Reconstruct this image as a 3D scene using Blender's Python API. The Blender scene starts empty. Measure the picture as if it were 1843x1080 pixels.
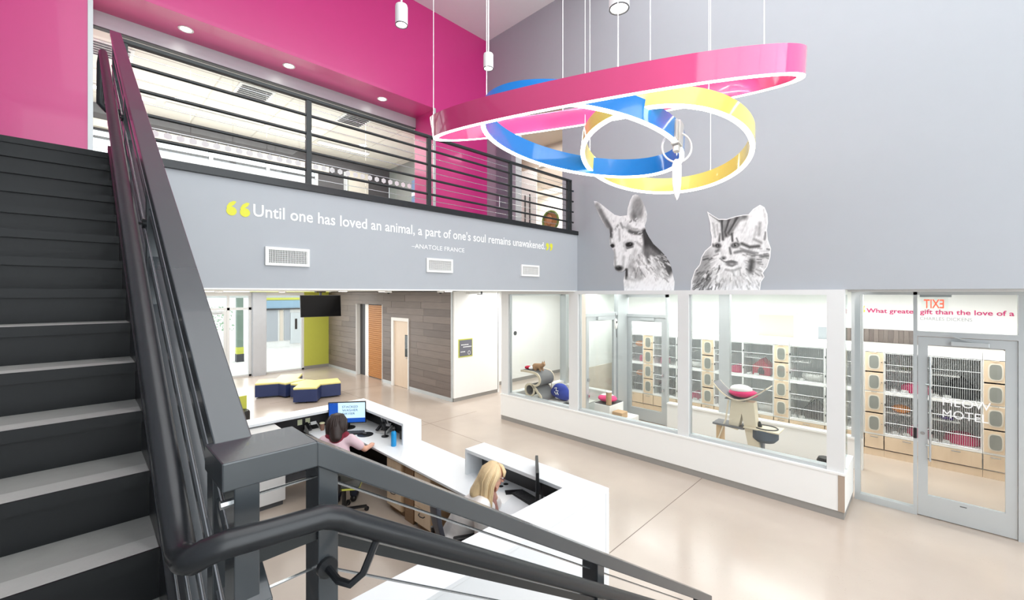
import bpy, bmesh, math, random
from mathutils import Vector, Matrix
random.seed(7)
S = bpy.context.scene
C = S.collection
PI = math.pi
# ---------------------------------------------------------------- camera, world, lights, exposure
YAW = math.radians(44.42)                      # bearing of the view from +X towards +Y
cam = bpy.data.cameras.new('camera'); camo = bpy.data.objects.new('camera', cam); C.objects.link(camo)
camo.location = (0, 0, 2.95); camo.rotation_euler = (PI/2, 0, YAW - PI/2)
cam.sensor_width = 36.0; cam.lens = 767.84/1843*36; cam.shift_y = -12/1843; cam.clip_start = .05; cam.clip_end = 300
S.camera = camo
S.view_settings.view_transform = 'Standard'; S.view_settings.look = 'None'
S.view_settings.gamma = 1; S.view_settings.use_curve_mapping = False; S.view_settings.exposure = -0.12
S.cycles.max_bounces = 6; S.cycles.transparent_max_bounces = 20; S.cycles.diffuse_bounces = 4; S.cycles.glossy_bounces = 3
S.cycles.use_adaptive_sampling = True; S.cycles.adaptive_threshold = .04; S.cycles.use_denoising = True
S.cycles.caustics_reflective = False; S.cycles.caustics_refractive = False; S.cycles.sample_clamp_indirect = 6
w = bpy.data.worlds.new('overcast_sky'); S.world = w; w.use_nodes = True
bg = w.node_tree.nodes['Background']; bg.inputs[0].default_value = (.93, .97, 1, 1); bg.inputs[1].default_value = 2.2
def area(name, loc, rot, sx, sy, power, col=(1, 1, 1)):
    l = bpy.data.lights.new(name, 'AREA'); l.shape = 'RECTANGLE'; l.size = sx; l.size_y = sy; l.energy = power; l.color = col
    o = bpy.data.objects.new(name, l); C.objects.link(o); o.location = loc; o.rotation_euler = rot
    return o
area('daylight_front_glazing', (2.8, -4.85, 5.0), (PI/2, 0, 0), 8.0, 7.6, 455, (.95, .98, 1))
area('lobby_ceiling_fill', (3.2, .5, 9.1), (0, 0, 0), 7.0, 7.0, 380, (.98, .99, 1))  # added broad fill lamp, no fixture on the lobby ceiling
area('entry_ceiling_fill', (3.6, 11.5, 2.98), (0, 0, 0), 5.5, 10.5, 290, (1, .985, .96))  # one wide fill lamp added besides the disc downlights
area('entry_glazing_daylight', (4.3, 17.15, 1.6), (-PI/2, 0, 0), 3.4, 2.4, 90, (.95, .98, 1))
area('playroom_ceiling_fill', (8.1, 3.6, 2.97), (0, 0, 0), 1.6, 6.0, 120, (1, .99, .98))  # added fill to brighten the play area, no fixture modelled
area('cat_ward_ceiling_fill', (9.55, 2.4, 2.97), (0, 0, 0), .5, 8.4, 210, (1, .99, .97))  # added fill, set back so its light reaches into the cages
area('corridor_ceiling_fill', (10.0, 8.4, 2.97), (0, 0, 0), 4.5, 1.4, 130)  # unseen fill lamp added to whiten the corridor walls
area('upper_office_ceiling_light', (3.0, 10.3, 6.76), (0, 0, 0), 6.0, 2.6, 170, (1, .97, .93))
area('upper_office_upfill', (2.6, 10.1, 5.2), (PI, 0, 0), 6.0, 1.5, 48, (1, .98, .95))  # unseen upward lamp added to brighten the office ceiling
area('balcony_room_light', (9.8, 7.2, 6.05), (0, 0, 0), 1.2, 3.0, 150, (1, .96, .9))
area('balcony_entry_fill', (7.9, 6.6, 6.86), (0, 0, 0), .8, 2.0, 45, (1, .96, .9))  # extra lamp added to lift the beige header wall
# ---------------------------------------------------------------- materials
MATS = {}
def lin(c): return tuple(((x/255+.055)/1.055)**2.4 if x > 10 else x/255/12.92 for x in c)
def M(name, rgb, rough=.5, metal=0.0, var=.04, vscale=6.0, bump=0.0, bscale=120.0, stretch=(1, 1, 1), coat=0.0, spec=.5, emit=0.0, sheen=0.0):
    if name in MATS: return MATS[name]
    m = bpy.data.materials.new(name); m.use_nodes = True; MATS[name] = m
    nt = m.node_tree; n = nt.nodes; L = nt.links; b = n['Principled BSDF']
    c = lin(rgb)
    tc = n.new('ShaderNodeTexCoord'); mp = n.new('ShaderNodeMapping'); mp.inputs['Scale'].default_value = stretch
    L.new(tc.outputs['Object'], mp.inputs[0])
    nz = n.new('ShaderNodeTexNoise'); nz.inputs['Scale'].default_value = vscale; nz.inputs['Detail'].default_value = 5
    L.new(mp.outputs[0], nz.inputs['Vector'])
    mx = n.new('ShaderNodeMix'); mx.data_type = 'RGBA'
    mx.inputs[6].default_value = tuple(max(0, x*(1-var)) for x in c)+(1,); mx.inputs[7].default_value = tuple(min(1, x*(1+var)) for x in c)+(1,)
    L.new(nz.outputs['Fac'], mx.inputs[0]); L.new(mx.outputs[2], b.inputs['Base Color'])
    b.inputs['Roughness'].default_value = rough; b.inputs['Metallic'].default_value = metal
    b.inputs['Specular IOR Level'].default_value = spec; b.inputs['Coat Weight'].default_value = coat
    if sheen: b.inputs['Sheen Weight'].default_value = sheen
    if bump:
        n2 = n.new('ShaderNodeTexNoise'); n2.inputs['Scale'].default_value = bscale; L.new(mp.outputs[0], n2.inputs['Vector'])
        bp = n.new('ShaderNodeBump'); bp.inputs['Strength'].default_value = bump; bp.inputs['Distance'].default_value = .01
        L.new(n2.outputs['Fac'], bp.inputs['Height']); L.new(bp.outputs[0], b.inputs['Normal'])
    if emit:
        b.inputs['Emission Color'].default_value = c+(1,); b.inputs['Emission Strength'].default_value = emit
    return m
def glass(name, tint=(.965, .98, .975), refl=.06):
    if name in MATS: return MATS[name]
    m = bpy.data.materials.new(name); m.use_nodes = True; MATS[name] = m
    nt = m.node_tree; n = nt.nodes; L = nt.links; n.remove(n['Principled BSDF'])
    t = n.new('ShaderNodeBsdfTransparent'); t.inputs[0].default_value = tint+(1,)
    g = n.new('ShaderNodeBsdfGlossy'); g.inputs['Roughness'].default_value = .0
    lw = n.new('ShaderNodeLayerWeight'); lw.inputs['Blend'].default_value = .12
    mu = n.new('ShaderNodeMath'); mu.operation = 'MULTIPLY_ADD'; mu.inputs[1].default_value = .5; mu.inputs[2].default_value = refl*.4
    mi = n.new('ShaderNodeMixShader'); L.new(lw.outputs['Fresnel'], mu.inputs[0]); L.new(mu.outputs[0], mi.inputs[0])
    L.new(t.outputs[0], mi.inputs[1]); L.new(g.outputs[0], mi.inputs[2]); L.new(mi.outputs[0], n['Material Output'].inputs[0])
    return m
def wood(name, a, b_, rough=.5, sc=(1, 1, 12), scale=3.0):
    if name in MATS: return MATS[name]
    m = M(name, a, rough); nt = m.node_tree; n = nt.nodes
    mp = [x for x in n if x.type == 'MAPPING'][0]; mp.inputs['Scale'].default_value = sc
    nz = [x for x in n if x.type == 'TEX_NOISE'][0]; nz.inputs['Scale'].default_value = scale; nz.inputs['Detail'].default_value = 8
    mx = [x for x in n if x.type == 'MIX'][0]; mx.inputs[6].default_value = lin(a)+(1,); mx.inputs[7].default_value = lin(b_)+(1,)
    return m
def floor_mat():
    m = M('polished_concrete', (190, 176, 164), .17, 0, .17, .8); nt = m.node_tree; n = nt.nodes; L = nt.links
    b = n['Principled BSDF']; mx = [x for x in n if x.type == 'MIX'][0]; mp = [x for x in n if x.type == 'MAPPING'][0]
    vo = n.new('ShaderNodeTexVoronoi'); vo.inputs['Scale'].default_value = 26; L.new(mp.outputs[0], vo.inputs['Vector'])
    cr = n.new('ShaderNodeValToRGB'); cr.color_ramp.elements[0].position = .0; cr.color_ramp.elements[0].color = (.62, .56, .5, 1)
    cr.color_ramp.elements[1].position = .17; cr.color_ramp.elements[1].color = (1, 1, 1, 1); L.new(vo.outputs['Distance'], cr.inputs[0])
    n3 = n.new('ShaderNodeTexNoise'); n3.inputs['Scale'].default_value = 1.2; n3.inputs['Detail'].default_value = 6; L.new(mp.outputs[0], n3.inputs['Vector'])
    cr2 = n.new('ShaderNodeValToRGB'); cr2.color_ramp.elements[0].position = .5; cr2.color_ramp.elements[0].color = (0, 0, 0, 1)
    cr2.color_ramp.elements[1].position = .68; cr2.color_ramp.elements[1].color = (.8, .8, .8, 1); L.new(n3.outputs['Fac'], cr2.inputs[0])
    m2 = n.new('ShaderNodeMix'); m2.data_type = 'RGBA'; m2.blend_type = 'MULTIPLY'
    L.new(cr2.outputs[0], m2.inputs[0]); L.new(mx.outputs[2], m2.inputs[6]); L.new(cr.outputs[0], m2.inputs[7]); L.new(m2.outputs[2], b.inputs['Base Color'])
    rr = n.new('ShaderNodeMapRange'); rr.inputs[3].default_value = .11; rr.inputs[4].default_value = .26; L.new(n3.outputs['Fac'], rr.inputs[0]); L.new(rr.outputs[0], b.inputs['Roughness'])
    return m
def vcol_mat(name):
    m = bpy.data.materials.new(name); m.use_nodes = True; MATS[name] = m; nt = m.node_tree; b = nt.nodes['Principled BSDF']
    a = nt.nodes.new('ShaderNodeVertexColor'); a.layer_name = 'print'; nt.links.new(a.outputs[0], b.inputs['Base Color']); b.inputs['Roughness'].default_value = .6
    return m
# ---------------------------------------------------------------- building helpers
def wloc(o):
    v = Vector((0, 0, 0))
    while o: v += o.location; o = o.parent
    return v
def tag(o, label=None, cat=None, group=None, kind=None):
    if label: o['label'] = label
    if cat: o['category'] = cat
    if group: o['group'] = group
    if kind: o['kind'] = kind
    return o
def thing(name, label, cat, loc=(0, 0, 0), group=None):
    o = bpy.data.objects.new(name, None); C.objects.link(o); o.location = loc; o.empty_display_size = .1
    return tag(o, label, cat, group)
def setting(name, label, loc=(0, 0, 0)):
    o = bpy.data.objects.new(name, None); C.objects.link(o); o.location = loc
    return tag(o, label, None, None, 'structure')
class MB:
    def __init__(s, T=None): s.v = []; s.f = []; s.T = T
    def add(s, vs, fs):
        k = len(s.v); s.v += [Vector(v) for v in vs]; s.f += [[k+i for i in f] for f in fs]; return s
    def box(s, x0, x1, y0, y1, z0, z1):
        return s.add([(x, y, z) for z in (z0, z1) for y in (y0, y1) for x in (x0, x1)],
                     [(0, 2, 3, 1), (4, 5, 7, 6), (0, 1, 5, 4), (2, 6, 7, 3), (0, 4, 6, 2), (1, 3, 7, 5)])
    def obox(s, c, a, b, d):
        c, a, b, d = map(Vector, (c, a, b, d))
        return s.add([c+i*a+j*b+k*d for k in (-1, 1) for j in (-1, 1) for i in (-1, 1)],
                     [(0, 2, 3, 1), (4, 5, 7, 6), (0, 1, 5, 4), (2, 6, 7, 3), (0, 4, 6, 2), (1, 3, 7, 5)])
    def bar(s, p0, p1, w, h, up=(0, 0, 1)):       # rectangular bar between two points
        p0, p1 = Vector(p0), Vector(p1); d = (p1-p0); l = d.length; d.normalize(); sd = d.cross(Vector(up)).normalized(); u = sd.cross(d)
        return s.obox((p0+p1)/2, d*l/2, sd*w/2, u*h/2)
    def cyl(s, p0, p1, r0, r1=None, n=12, cap=True):
        return s.tube([p0, p1], [r0, r0 if r1 is None else r1], n, cap=cap)
    def tube(s, pts, r, n=8, closed=False, cap=True):
        P = [Vector(p) for p in pts]; m = len(P); R = r if isinstance(r, (list, tuple)) else [r]*m
        k = len(s.v); prev = None
        for i, p in enumerate(P):
            if closed: d = P[(i+1) % m]-P[i-1]
            else: d = P[min(i+1, m-1)]-P[max(i-1, 0)]
            d.normalize()
            if prev is None: a = d.orthogonal().normalized()
            else: a = (prev-d*prev.dot(d)).normalized()
            prev = a; b = d.cross(a)
            for j in range(n):
                t = 2*PI*j/n; s.v.append(p+(a*math.cos(t)+b*math.sin(t))*R[i])
        for i in range(m if closed else m-1):
            for j in range(n):
                q = (i+1) % m; s.f.append([k+i*n+j, k+i*n+(j+1) % n, k+q*n+(j+1) % n, k+q*n+j])
        if cap and not closed:
            s.f.append([k+j for j in reversed(range(n))]); s.f.append([k+(m-1)*n+j for j in range(n)])
        return s
    def ell(s, c, rx, ry, rz, nu=14, nv=9, R=None):
        c = Vector(c); k = len(s.v)
        for i in range(nv+1):
            ph = PI*i/nv
            for j in range(nu):
                t = 2*PI*j/nu; p = Vector((rx*math.sin(ph)*math.cos(t), ry*math.sin(ph)*math.sin(t), rz*math.cos(ph)))
                s.v.append(c+((R @ p) if R else p))
        for i in range(nv):
            for j in range(nu): s.f.append([k+i*nu+j, k+(i+1)*nu+j, k+(i+1)*nu+(j+1) % nu, k+i*nu+(j+1) % nu])
        return s
    def prism(s, poly, ext):
        k = len(s.v); n = len(poly); e = Vector(ext); s.v += [Vector(p) for p in poly]+[Vector(p)+e for p in poly]
        s.f.append([k+i for i in reversed(range(n))]); s.f.append([k+n+i for i in range(n)])
        for i in range(n): s.f.append([k+i, k+(i+1) % n, k+n+(i+1) % n, k+n+i])
        return s
    def lathe(s, c, prof, n=18):               # prof: (radius, z)
        k = len(s.v); c = Vector(c)
        for r, z in prof:
            for j in range(n): s.v.append(c+Vector((r*math.cos(2*PI*j/n), r*math.sin(2*PI*j/n), z)))
        for i in range(len(prof)-1):
            for j in range(n): s.f.append([k+i*n+j, k+i*n+(j+1) % n, k+(i+1)*n+(j+1) % n, k+(i+1)*n+j])
        return s
    def build(s, name, mat, parent=None, label=None, smooth=False, bev=0.0, kind=None, sub=0):
        me = bpy.data.meshes.new(name); o = bpy.data.objects.new(name, me); C.objects.link(o)
        off = wloc(parent) if parent else Vector((0, 0, 0))
        V = [(s.T @ v if s.T else v) for v in s.v]
        if not parent and V:
            xs = [v.x for v in V]; ys = [v.y for v in V]; off = Vector(((min(xs)+max(xs))/2, (min(ys)+max(ys))/2, min(v.z for v in V))); o.location = off
        me.from_pydata([tuple(v-off) for v in V], [], s.f); me.materials.append(mat)
        bm = bmesh.new(); bm.from_mesh(me); bmesh.ops.recalc_face_normals(bm, faces=bm.faces); bm.to_mesh(me); bm.free()
        if parent: o.parent = parent
        if smooth:
            for p in me.polygons: p.use_smooth = True
            if smooth != 'all':
                try: me.set_sharp_from_angle(angle=math.radians(40))
                except Exception: pass
        if bev:
            md = o.modifiers.new('bevel', 'BEVEL'); md.width = bev; md.segments = 2; md.limit_method = 'ANGLE'
        if sub:
            md = o.modifiers.new('sub', 'SUBSURF'); md.levels = sub; md.render_levels = sub
        if label: o['label'] = label
        if kind: o['kind'] = kind
        return o
def box(name, mat, parent, *a, **k): return MB().box(*a).build(name, mat, parent, **k)
def dup(root, delta, label=None):
    r = root.copy(); C.objects.link(r); r.location = root.location+Vector(delta)
    if label: r['label'] = label
    for ch in list(root.children):
        c = ch.copy(); C.objects.link(c); c.parent = r
        for g in ch.children:
            d = g.copy(); C.objects.link(d); d.parent = c
    return r
def text_mesh(name, txt, mat, parent, origin, right, up, width=None, height=.1, bold=0.0, ext=.002, sx=None, shear=0.0):
    cu = bpy.data.curves.new(name, 'FONT'); cu.body = txt; cu.size = 1; cu.offset = bold; cu.extrude = 0; cu.resolution_u = 3; cu.shear = shear
    o = bpy.data.objects.new('tmp', cu); C.objects.link(o); bpy.context.view_layer.update()
    me = bpy.data.meshes.new_from_object(o.evaluated_get(bpy.context.evaluated_depsgraph_get()))
    bpy.data.objects.remove(o); bpy.data.curves.remove(cu)
    xs = [v.co.x for v in me.vertices]; x0, x1 = min(xs), max(xs)
    k = height/.7; kx = (width/(x1-x0)) if width else k
    R, U, O = Vector(right), Vector(up), Vector(origin)-(wloc(parent) if parent else Vector())
    N = R.cross(U)
    for v in me.vertices: v.co = O+R*((v.co.x-x0)*kx)+U*(v.co.y*k)+N*ext
    me.materials.append(mat); q = bpy.data.objects.new(name, me); C.objects.link(q); q.parent = parent
    return q
def letters(o):                                    # one child object per capital letter of a lettering mesh
    bm = bmesh.new(); bm.from_mesh(o.data); bm.verts.ensure_lookup_table(); seen = set(); k = 0; par = o.parent; me0 = o.data
    for v in bm.verts:
        if v.index in seen: continue
        st_, isl = [v], []
        while st_:
            a = st_.pop()
            if a.index in seen: continue
            seen.add(a.index); isl.append(a); st_ += [e.other_vert(a) for e in a.link_edges]
        idx = {a.index: i for i, a in enumerate(isl)}; fs = {f for a in isl for f in a.link_faces}
        me = bpy.data.meshes.new('letter'); me.from_pydata([tuple(a.co) for a in isl], [], [[idx[w_.index] for w_ in f.verts] for f in fs]); me.materials.append(me0.materials[0])
        q = bpy.data.objects.new('letter', me); C.objects.link(q); q.parent = par
    bm.free(); bpy.data.objects.remove(o)
def blob(name, mat, parent, caps=(), ells=(), vox=.012, smooth=6, label=None):   # one continuous surface out of tapered limbs and masses
    b = MB()
    for p0, r0, p1, r1 in caps:
        p0, p1 = Vector(p0), Vector(p1); b.cyl(p0, p1, r0, r1, 14); b.ell(p0, r0, r0, r0); b.ell(p1, r1, r1, r1)
    for e in ells: b.ell(e[0], e[1], e[2], e[3], R=e[4] if len(e) > 4 else None)
    o = b.build(name, mat, parent, label=label, smooth='all')
    md = o.modifiers.new('skin', 'REMESH'); md.mode = 'VOXEL'; md.voxel_size = vox; md.use_smooth_shade = True
    sm = o.modifiers.new('soft', 'SMOOTH'); sm.factor = .5; sm.iterations = smooth
    return o
# ---------------------------------------------------------------- palette
FLOOR = floor_mat()
WHITE = M('white_paint', (243, 243, 241), .55, var=.01)
CEIL = M('ceiling_white', (240, 244, 243), .8, var=.01)
GREY = M('grey_wall_paint', (174, 178, 184), .6, var=.015)
PINK = M('magenta_wall_paint', (214, 50, 134), .32, var=.02, coat=.25, spec=.7)
ALU = M('clear_anodised_aluminium', (202, 207, 209), .38, .35, var=.02)
WFRAME = M('white_frame', (226, 227, 227), .4, var=.01)
STEELBLK = M('black_painted_steel', (36, 38, 41), .3, .25, var=.10, vscale=9, bump=.04, bscale=30)
RAILLIT = M('window_lit_rail_enamel', (61, 66, 70), .26, .15, var=.08, vscale=9, bump=.03, bscale=30, spec=.7, coat=.2)  # black rail paint lightened to imitate window light on bars and posts
RISER = M('black_riser_paint', (27, 29, 31), .45, .1, var=.12, vscale=5, spec=.35)
RAILBLK = M('rail_black', (40, 44, 46), .34, .2, var=.05)
STEEL = M('stainless', (205, 208, 210), .25, .9, var=.02)
BLACK = M('matte_black', (24, 24, 26), .5, var=.1)
DKGREY = M('dark_grey', (70, 71, 74), .55, var=.08)
BASEG = M('grey_rubber_base', (150, 147, 143), .6, var=.04)
CONC = M('concrete_tread', (150, 149, 145), .75, var=.10, vscale=14, bump=.08, bscale=90)
CONC2 = M('concrete_nosing', (176, 175, 171), .75, var=.06, vscale=20, bump=.08, bscale=120)
LIME = M('lime_green_paint', (198, 202, 84), .55, var=.03)
GLS = glass('clear_glass'); GLS2 = glass('tinted_glass', (.86, .92, .92), .10)
MAPLE = wood('maple', (232, 210, 184), (216, 192, 162), .45, (1, 8, 1))
MAPLEV = wood('maple_upright', (226, 196, 158), (206, 172, 132), .45, (8, 8, 1))
GWOODS = [wood('grey_wood_%d' % i, a, b, .5, (1, 1.0, 14), 2.5) for i, (a, b) in enumerate([((126, 114, 108), (104, 94, 89)), ((136, 124, 117), (112, 101, 96)), ((117, 106, 101), (98, 88, 84)), ((131, 120, 114), (108, 98, 92))])]
CEDAR = wood('cedar', (208, 150, 92), (176, 116, 66), .55, (1, 1, 10))
PALEDOOR = wood('pale_door', (232, 212, 190), (222, 200, 176), .45, (1, 8, 1))
PBLUE = M('chandelier_blue', (8, 122, 206), .14, var=.02, coat=.6)
PPINK = M('chandelier_pink', (246, 84, 146), .14, var=.02, coat=.6)
PYEL = M('chandelier_yellow', (246, 226, 112), .16, var=.02, coat=.6)
GLOW = M('light_diffuser', (255, 252, 246), .5, var=0, emit=7.0)
UPFILL = M('ceiling_fill_glow', (255, 252, 248), .5, var=0, emit=45.0)  # glow for the added strips that light the lobby ceiling
LAMPGLOW = M('lamp_lens', (255, 250, 240), .5, var=0, emit=9.0)
YEL = M('yellow_vinyl_print', (222, 221, 60), .55, var=.02)
PRINTW = M('white_vinyl_print', (250, 250, 250), .55, var=.0)
NAVY = M('navy_vinyl', (44, 58, 104), .45, var=.05)
YSEAT = M('yellow_seat_vinyl', (242, 232, 156), .5, var=.04)
BEIGE = M('warm_beige_wall', (214, 203, 190), .6, var=.02)
SOLID = M('white_solid_surface', (238, 241, 244), .32, var=.005)
MAG = M('magenta_plush', (214, 38, 104), .9, var=.12, vscale=40, bump=.3, bscale=200, sheen=.3)
FLEECE = M('white_fleece', (240, 238, 234), .95, var=.05, vscale=60, bump=.5, bscale=150)
HW = 3.0                                             # soffit height under the gallery
UF = 4.2                                             # gallery floor
TOP = 9.15
XW = 7.08                                            # plane of the tall grey wall
# ---------------------------------------------------------------- ground, floor, ceilings
g = MB().box(-30, 45, -30, 70, -.3, -.04).build('exterior_ground', M('pale_paving', (226, 224, 220), .8, var=.05, vscale=1.5)); tag(g, 'pale paved ground outside the glazed entry', kind='structure')
fl = setting('floor', 'polished beige concrete lobby floor')
MB().box(-1.6, 15, -5.2, 17.45, -.2, 0).build('slab', FLOOR, fl)
JT = M('saw_cut_joint', (120, 106, 96), .7)
for y in (2.6, 8.1, 12.6): box('saw_cut', JT, fl, 3.62, 7.0, y-.004, y+.004, -.001, .0012)
for x in (5.6,): box('saw_cut', JT, fl, x-.004, x+.004, 5.6, 17.2, -.001, .0012)
c = setting('ceiling', 'white upper ceiling of the double height lobby'); box('panel', CEIL, c, -1.6, 7.3, -5.2, 7.9, TOP, TOP+.2)
c2 = setting('ceiling', 'low white ceiling under the gallery'); box('panel', CEIL, c2, -1.6, XW+.2, 5.3, 17.6, HW+.02, HW+.3); box('edge_bead', WHITE, c2, .3, XW, 5.085, 5.33, HW-.012, HW+.004)
c3 = setting('ceiling', 'white ceiling above the cat rooms'); box('panel', CEIL, c3, XW+.16, 15, -5.2, 17.6, HW, HW+.25)
# ---------------------------------------------------------------- tall walls
wr = setting('wall_right', 'tall smooth grey wall above the cat room windows')
DY0, DY1, DZ1 = 5.47, 6.82, 7.0                       # gallery doorway in this wall
MB().box(XW, XW+.2, -5.2, DY0, HW, TOP).build('wall_face', GREY, wr)
MB().box(XW, XW+.2, DY1, 7.9, HW, TOP).build('wall_face', GREY, wr)
MB().box(XW, XW+.2, DY0, DY1, DZ1, TOP).build('wall_face', GREY, wr)
MB().box(XW, XW+.2, DY0, DY1, HW, UF).build('wall_face', GREY, wr)
MB().box(XW+.2, 8.1, -5.2, .8, HW-.03, HW).build('storefront_soffit', WHITE, wr)
MB().box(7.84, 8.0, -5.2, -.8, 0, HW).build('wall_below', WHITE, wr)
wp = setting('wall_back', 'magenta gallery wall with a wide glazed opening')
PY = 7.8; OX0, OX1, OZ = .14, 5.53, 7.03
MB().box(-1.6, 7.1, PY, PY+.25, OZ, TOP).build('wall_above', PINK, wp)
MB().box(-1.6, OX0, PY, PY+.8, UF-.3, OZ).build('wall_pier', PINK, wp)
MB().box(OX1, XW+.1, PY, PY+.8, UF, OZ).build('wall_pier', PINK, wp)
MB().box(OX0-.001, OX1+.001, PY+.001, PY+.8, OZ-.006, OZ+.02).build('reveal_soffit', PINK, wp)
for x in (OX0-.04, OX1-.035): box('corner_guard', ALU, wp, x, x+.05, PY-.012, PY+.02, UF, OZ)
wl = setting('wall_left', 'wall beside the stair, outside the view'); box('wall_face', GREY, wl, -1.8, -1.6, -5.2, PY, 0, TOP); box('wall_face', GREY, wl, -1.8, -1.6, PY, 17.6, 0, UF)
# front glazing behind the camera: the lobby's big window wall
wf = setting('window_1', 'tall front window wall behind the camera')
for x in (-1.5, .2, 1.9, 3.6, 5.3, 7.0): box('mullion', ALU, wf, x-.04, x+.04, -5.15, -5.0, 0, TOP)
for z in (.05, 3.0, 6.0, 9.05): box('transom', ALU, wf, -1.5, 7.0, -5.14, -5.01, z-.05, z+.05)
for i in range(5):
    for j in range(3): box('pane', GLS, wf, -1.46+1.7*i, .16+1.7*i, -5.08, -5.07, .1+3*j, 2.95+3*j)
# ---------------------------------------------------------------- gallery slab and its grey fascia
ga = setting('wall_gallery', 'pale grey gallery front carrying the quotation')
MB().box(.3, XW, 5.09, 5.3, HW+.004, 4.12).build('fascia_panel', GREY, ga)
MB().box(-1.55, XW, 5.3, PY+.8, HW+.3, UF-.01).build('slab', GREY, ga)
MB().box(.22, XW, 5.06, 5.3, 4.12, UF).build('steel_kerb', STEELBLK, ga, bev=.004)
MB().box(-1.55, XW, 5.3, PY+.8, UF-.01, UF).build('floor_finish', BASEG, ga)
# ---------------------------------------------------------------- stair with landing
st = thing('staircase', 'black steel staircase with concrete treads turning at a landing', 'stairs', (0, 1.3, 0))
XS0, XS1 = -1.5, .195; R, G = .175, .28; LZ = 1.572
for k in range(15):
    y = 1.303+G*k; z = LZ+R*(k+1)
    box('riser', RISER, st, XS0, XS1, y, y+.012, z-R, z-.004)
    if k < 14:
        t = box('tread', CONC, st, XS0, XS1, y+.09, y+G+.012, z-.03, z)
        n = box('nosing', CONC2, t, XS0, XS1, y-.012, y+.09, z-.028, z+.0015, bev=.003); 
        box('nosing_edge', RISER, n, XS0, XS1, y-.02, y-.012, z-.045, z+.0015)
    else: box('top_tread', RISER, st, XS0, XS1, y-.012, 5.295, z-.05, z)
def stringer(x0, x1):
    b = MB(); p = [(x0, 1.12, LZ-.28), (x0, 1.12, LZ+.10), (x0, 5.3, LZ+.10+.625*4.18), (x0, 5.3, LZ-.28+.625*4.18)]
    return b.prism(p, (x1-x0, 0, 0))
stringer(XS1, .262).build('stringer', STEELBLK, st, bev=.004)
stringer(XS0-.05, XS0).build('stringer', STEELBLK, st)
box('landing_plate', STEELBLK, st, XS0-.05, .33, -1.2, 1.303, LZ-.2, LZ-.03); box('landing_top', CONC, st, XS0, .30, -1.15, 1.303, LZ-.03, LZ)
for k in range(8):
    x = .33+G*k; z = LZ-R*(k+1)
    box('riser', RISER, st, x-.012, x, -.9, .9, z, z+R); t = box('tread', CONC, st, x-.012, x+G-.06, -.9, .9, z-.03, z); box('nosing', CONC2, t, x+G-.06, x+G, -.9, .9, z-.028, z+.001)
for y in (-.95, .9):
    MB().prism([(.33, y, LZ-.25), (.33, y, LZ+.05), (2.75, y, .1), (2.75, y, 0), (2.45, y, 0)], (0, .05, 0)).build('stringer', STEELBLK, st)
for x, y in ((-1.4, -1.1), (.25, -1.1), (-1.4, 1.2), (.22, 1.2)): box('landing_post', STEELBLK, st, x-.05, x+.05, y-.05, y+.05, 0, LZ-.2)
# ---------------------------------------------------------------- stair railing
SL = .65
rl = thing('stair_railing', 'black steel stair railing with flat top rail, round handrail and thin cables', 'railing', (.24, 1.09, LZ))
ZB = 2.63; Y0 = 1.085
def up(y, z=ZB): return z+SL*(y-Y0)
RX0, RX1 = .2035, .2755; XM = (RX0+RX1)/2; RW = RX1-RX0
def slopebar(z0, y0, y1, h, x0=RX0, x1=RX1):
    return MB().prism([(x0, y0, up(y0, z0)), (x0, y1, up(y1, z0)), (x0, y1, up(y1, z0)-h), (x0, y0, up(y0, z0)-h)], (x1-x0, 0, 0))
slopebar(ZB, Y0, 5.13, .05).build('top_rail', RAILLIT, rl, bev=.003)
# level return along the landing edge, then down the lower flight
LY0, LY1 = .945, 1.045; LYM = (LY0+LY1)/2
XB, XE = .365, 2.70
MB().box(.19, XB, LY0, 1.10, ZB-.055, ZB).build('top_rail', RAILLIT, rl, bev=.003)
def down(x, z=ZB): return z-SL*(x-XB)
def downbar(z0, x0, x1, h, y0=LY0, y1=LY1):
    return MB().prism([(x0, y0, down(x0, z0)), (x1, y0, down(x1, z0)), (x1, y0, down(x1, z0)-h), (x0, y0, down(x0, z0)-h)], (0, y1-y0, 0))
downbar(ZB, XB-.002, XE, .055, LY0, LY0+.075).build('top_rail', RAILLIT, rl, bev=.003)
for dz in (.195, .405, .615, .825):
    slopebar(ZB-dz, .94, 5.1, .028, RX0+.018, RX1).build('mid_rail', RAILLIT, rl, bev=.002)
    downbar(ZB-dz, .40, XE-.03, .028, LY0+.02, LY0+.06).build('mid_rail', RAILBLK, rl)
    box('mid_rail', RAILBLK, rl, .24, .40, LY0+.02, LY0+.06, ZB-dz-.028, ZB-dz)
for dz in (.095, .30, .51, .72, .93):
    MB().cyl((RX0+.010, 1.0, up(1.0, ZB-dz)), (RX0+.010, 5.1, up(5.1, ZB-dz)), .0032, n=6).build('cable', STEEL, rl, smooth=True)
    MB().tube([(.22, LYM, ZB-dz), (.385, LYM, ZB-dz), (XE-.04, LYM, down(XE-.04, ZB-dz))], .0035, 6).build('cable', STEEL, rl, smooth=True)
def post(x0, x1, y0, y1, z0, z1):
    p = box('post', RAILLIT, rl, x0, x1, y0, y1, z0, z1, bev=.002)
    return p
post(.212, .256, .955, 1.03, LZ-.1, ZB-.05)
post(.370, .414, .955, 1.03, LZ-.35, ZB-.05)
for x in (1.466,): post(x, x+.05, .955, 1.03, down(x)-1.1, down(x)-.05)
post(2.625, 2.675, .955, 1.03, 0, down(2.625)-.05)
for k, y in enumerate((1.16, 2.45, 3.75, 5.05)): post(RX0+.012, RX1-.012, y, y+.06, up(y)-1.0, up(y)-.04)
for x, z in ((.212, 2.535), (.212, 2.33), (.212, 2.2)): MB().cyl((x-.016, .99, z), (x, .99, z), .009, n=8).build('cable_bolt', STEEL, rl, smooth=True)
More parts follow.
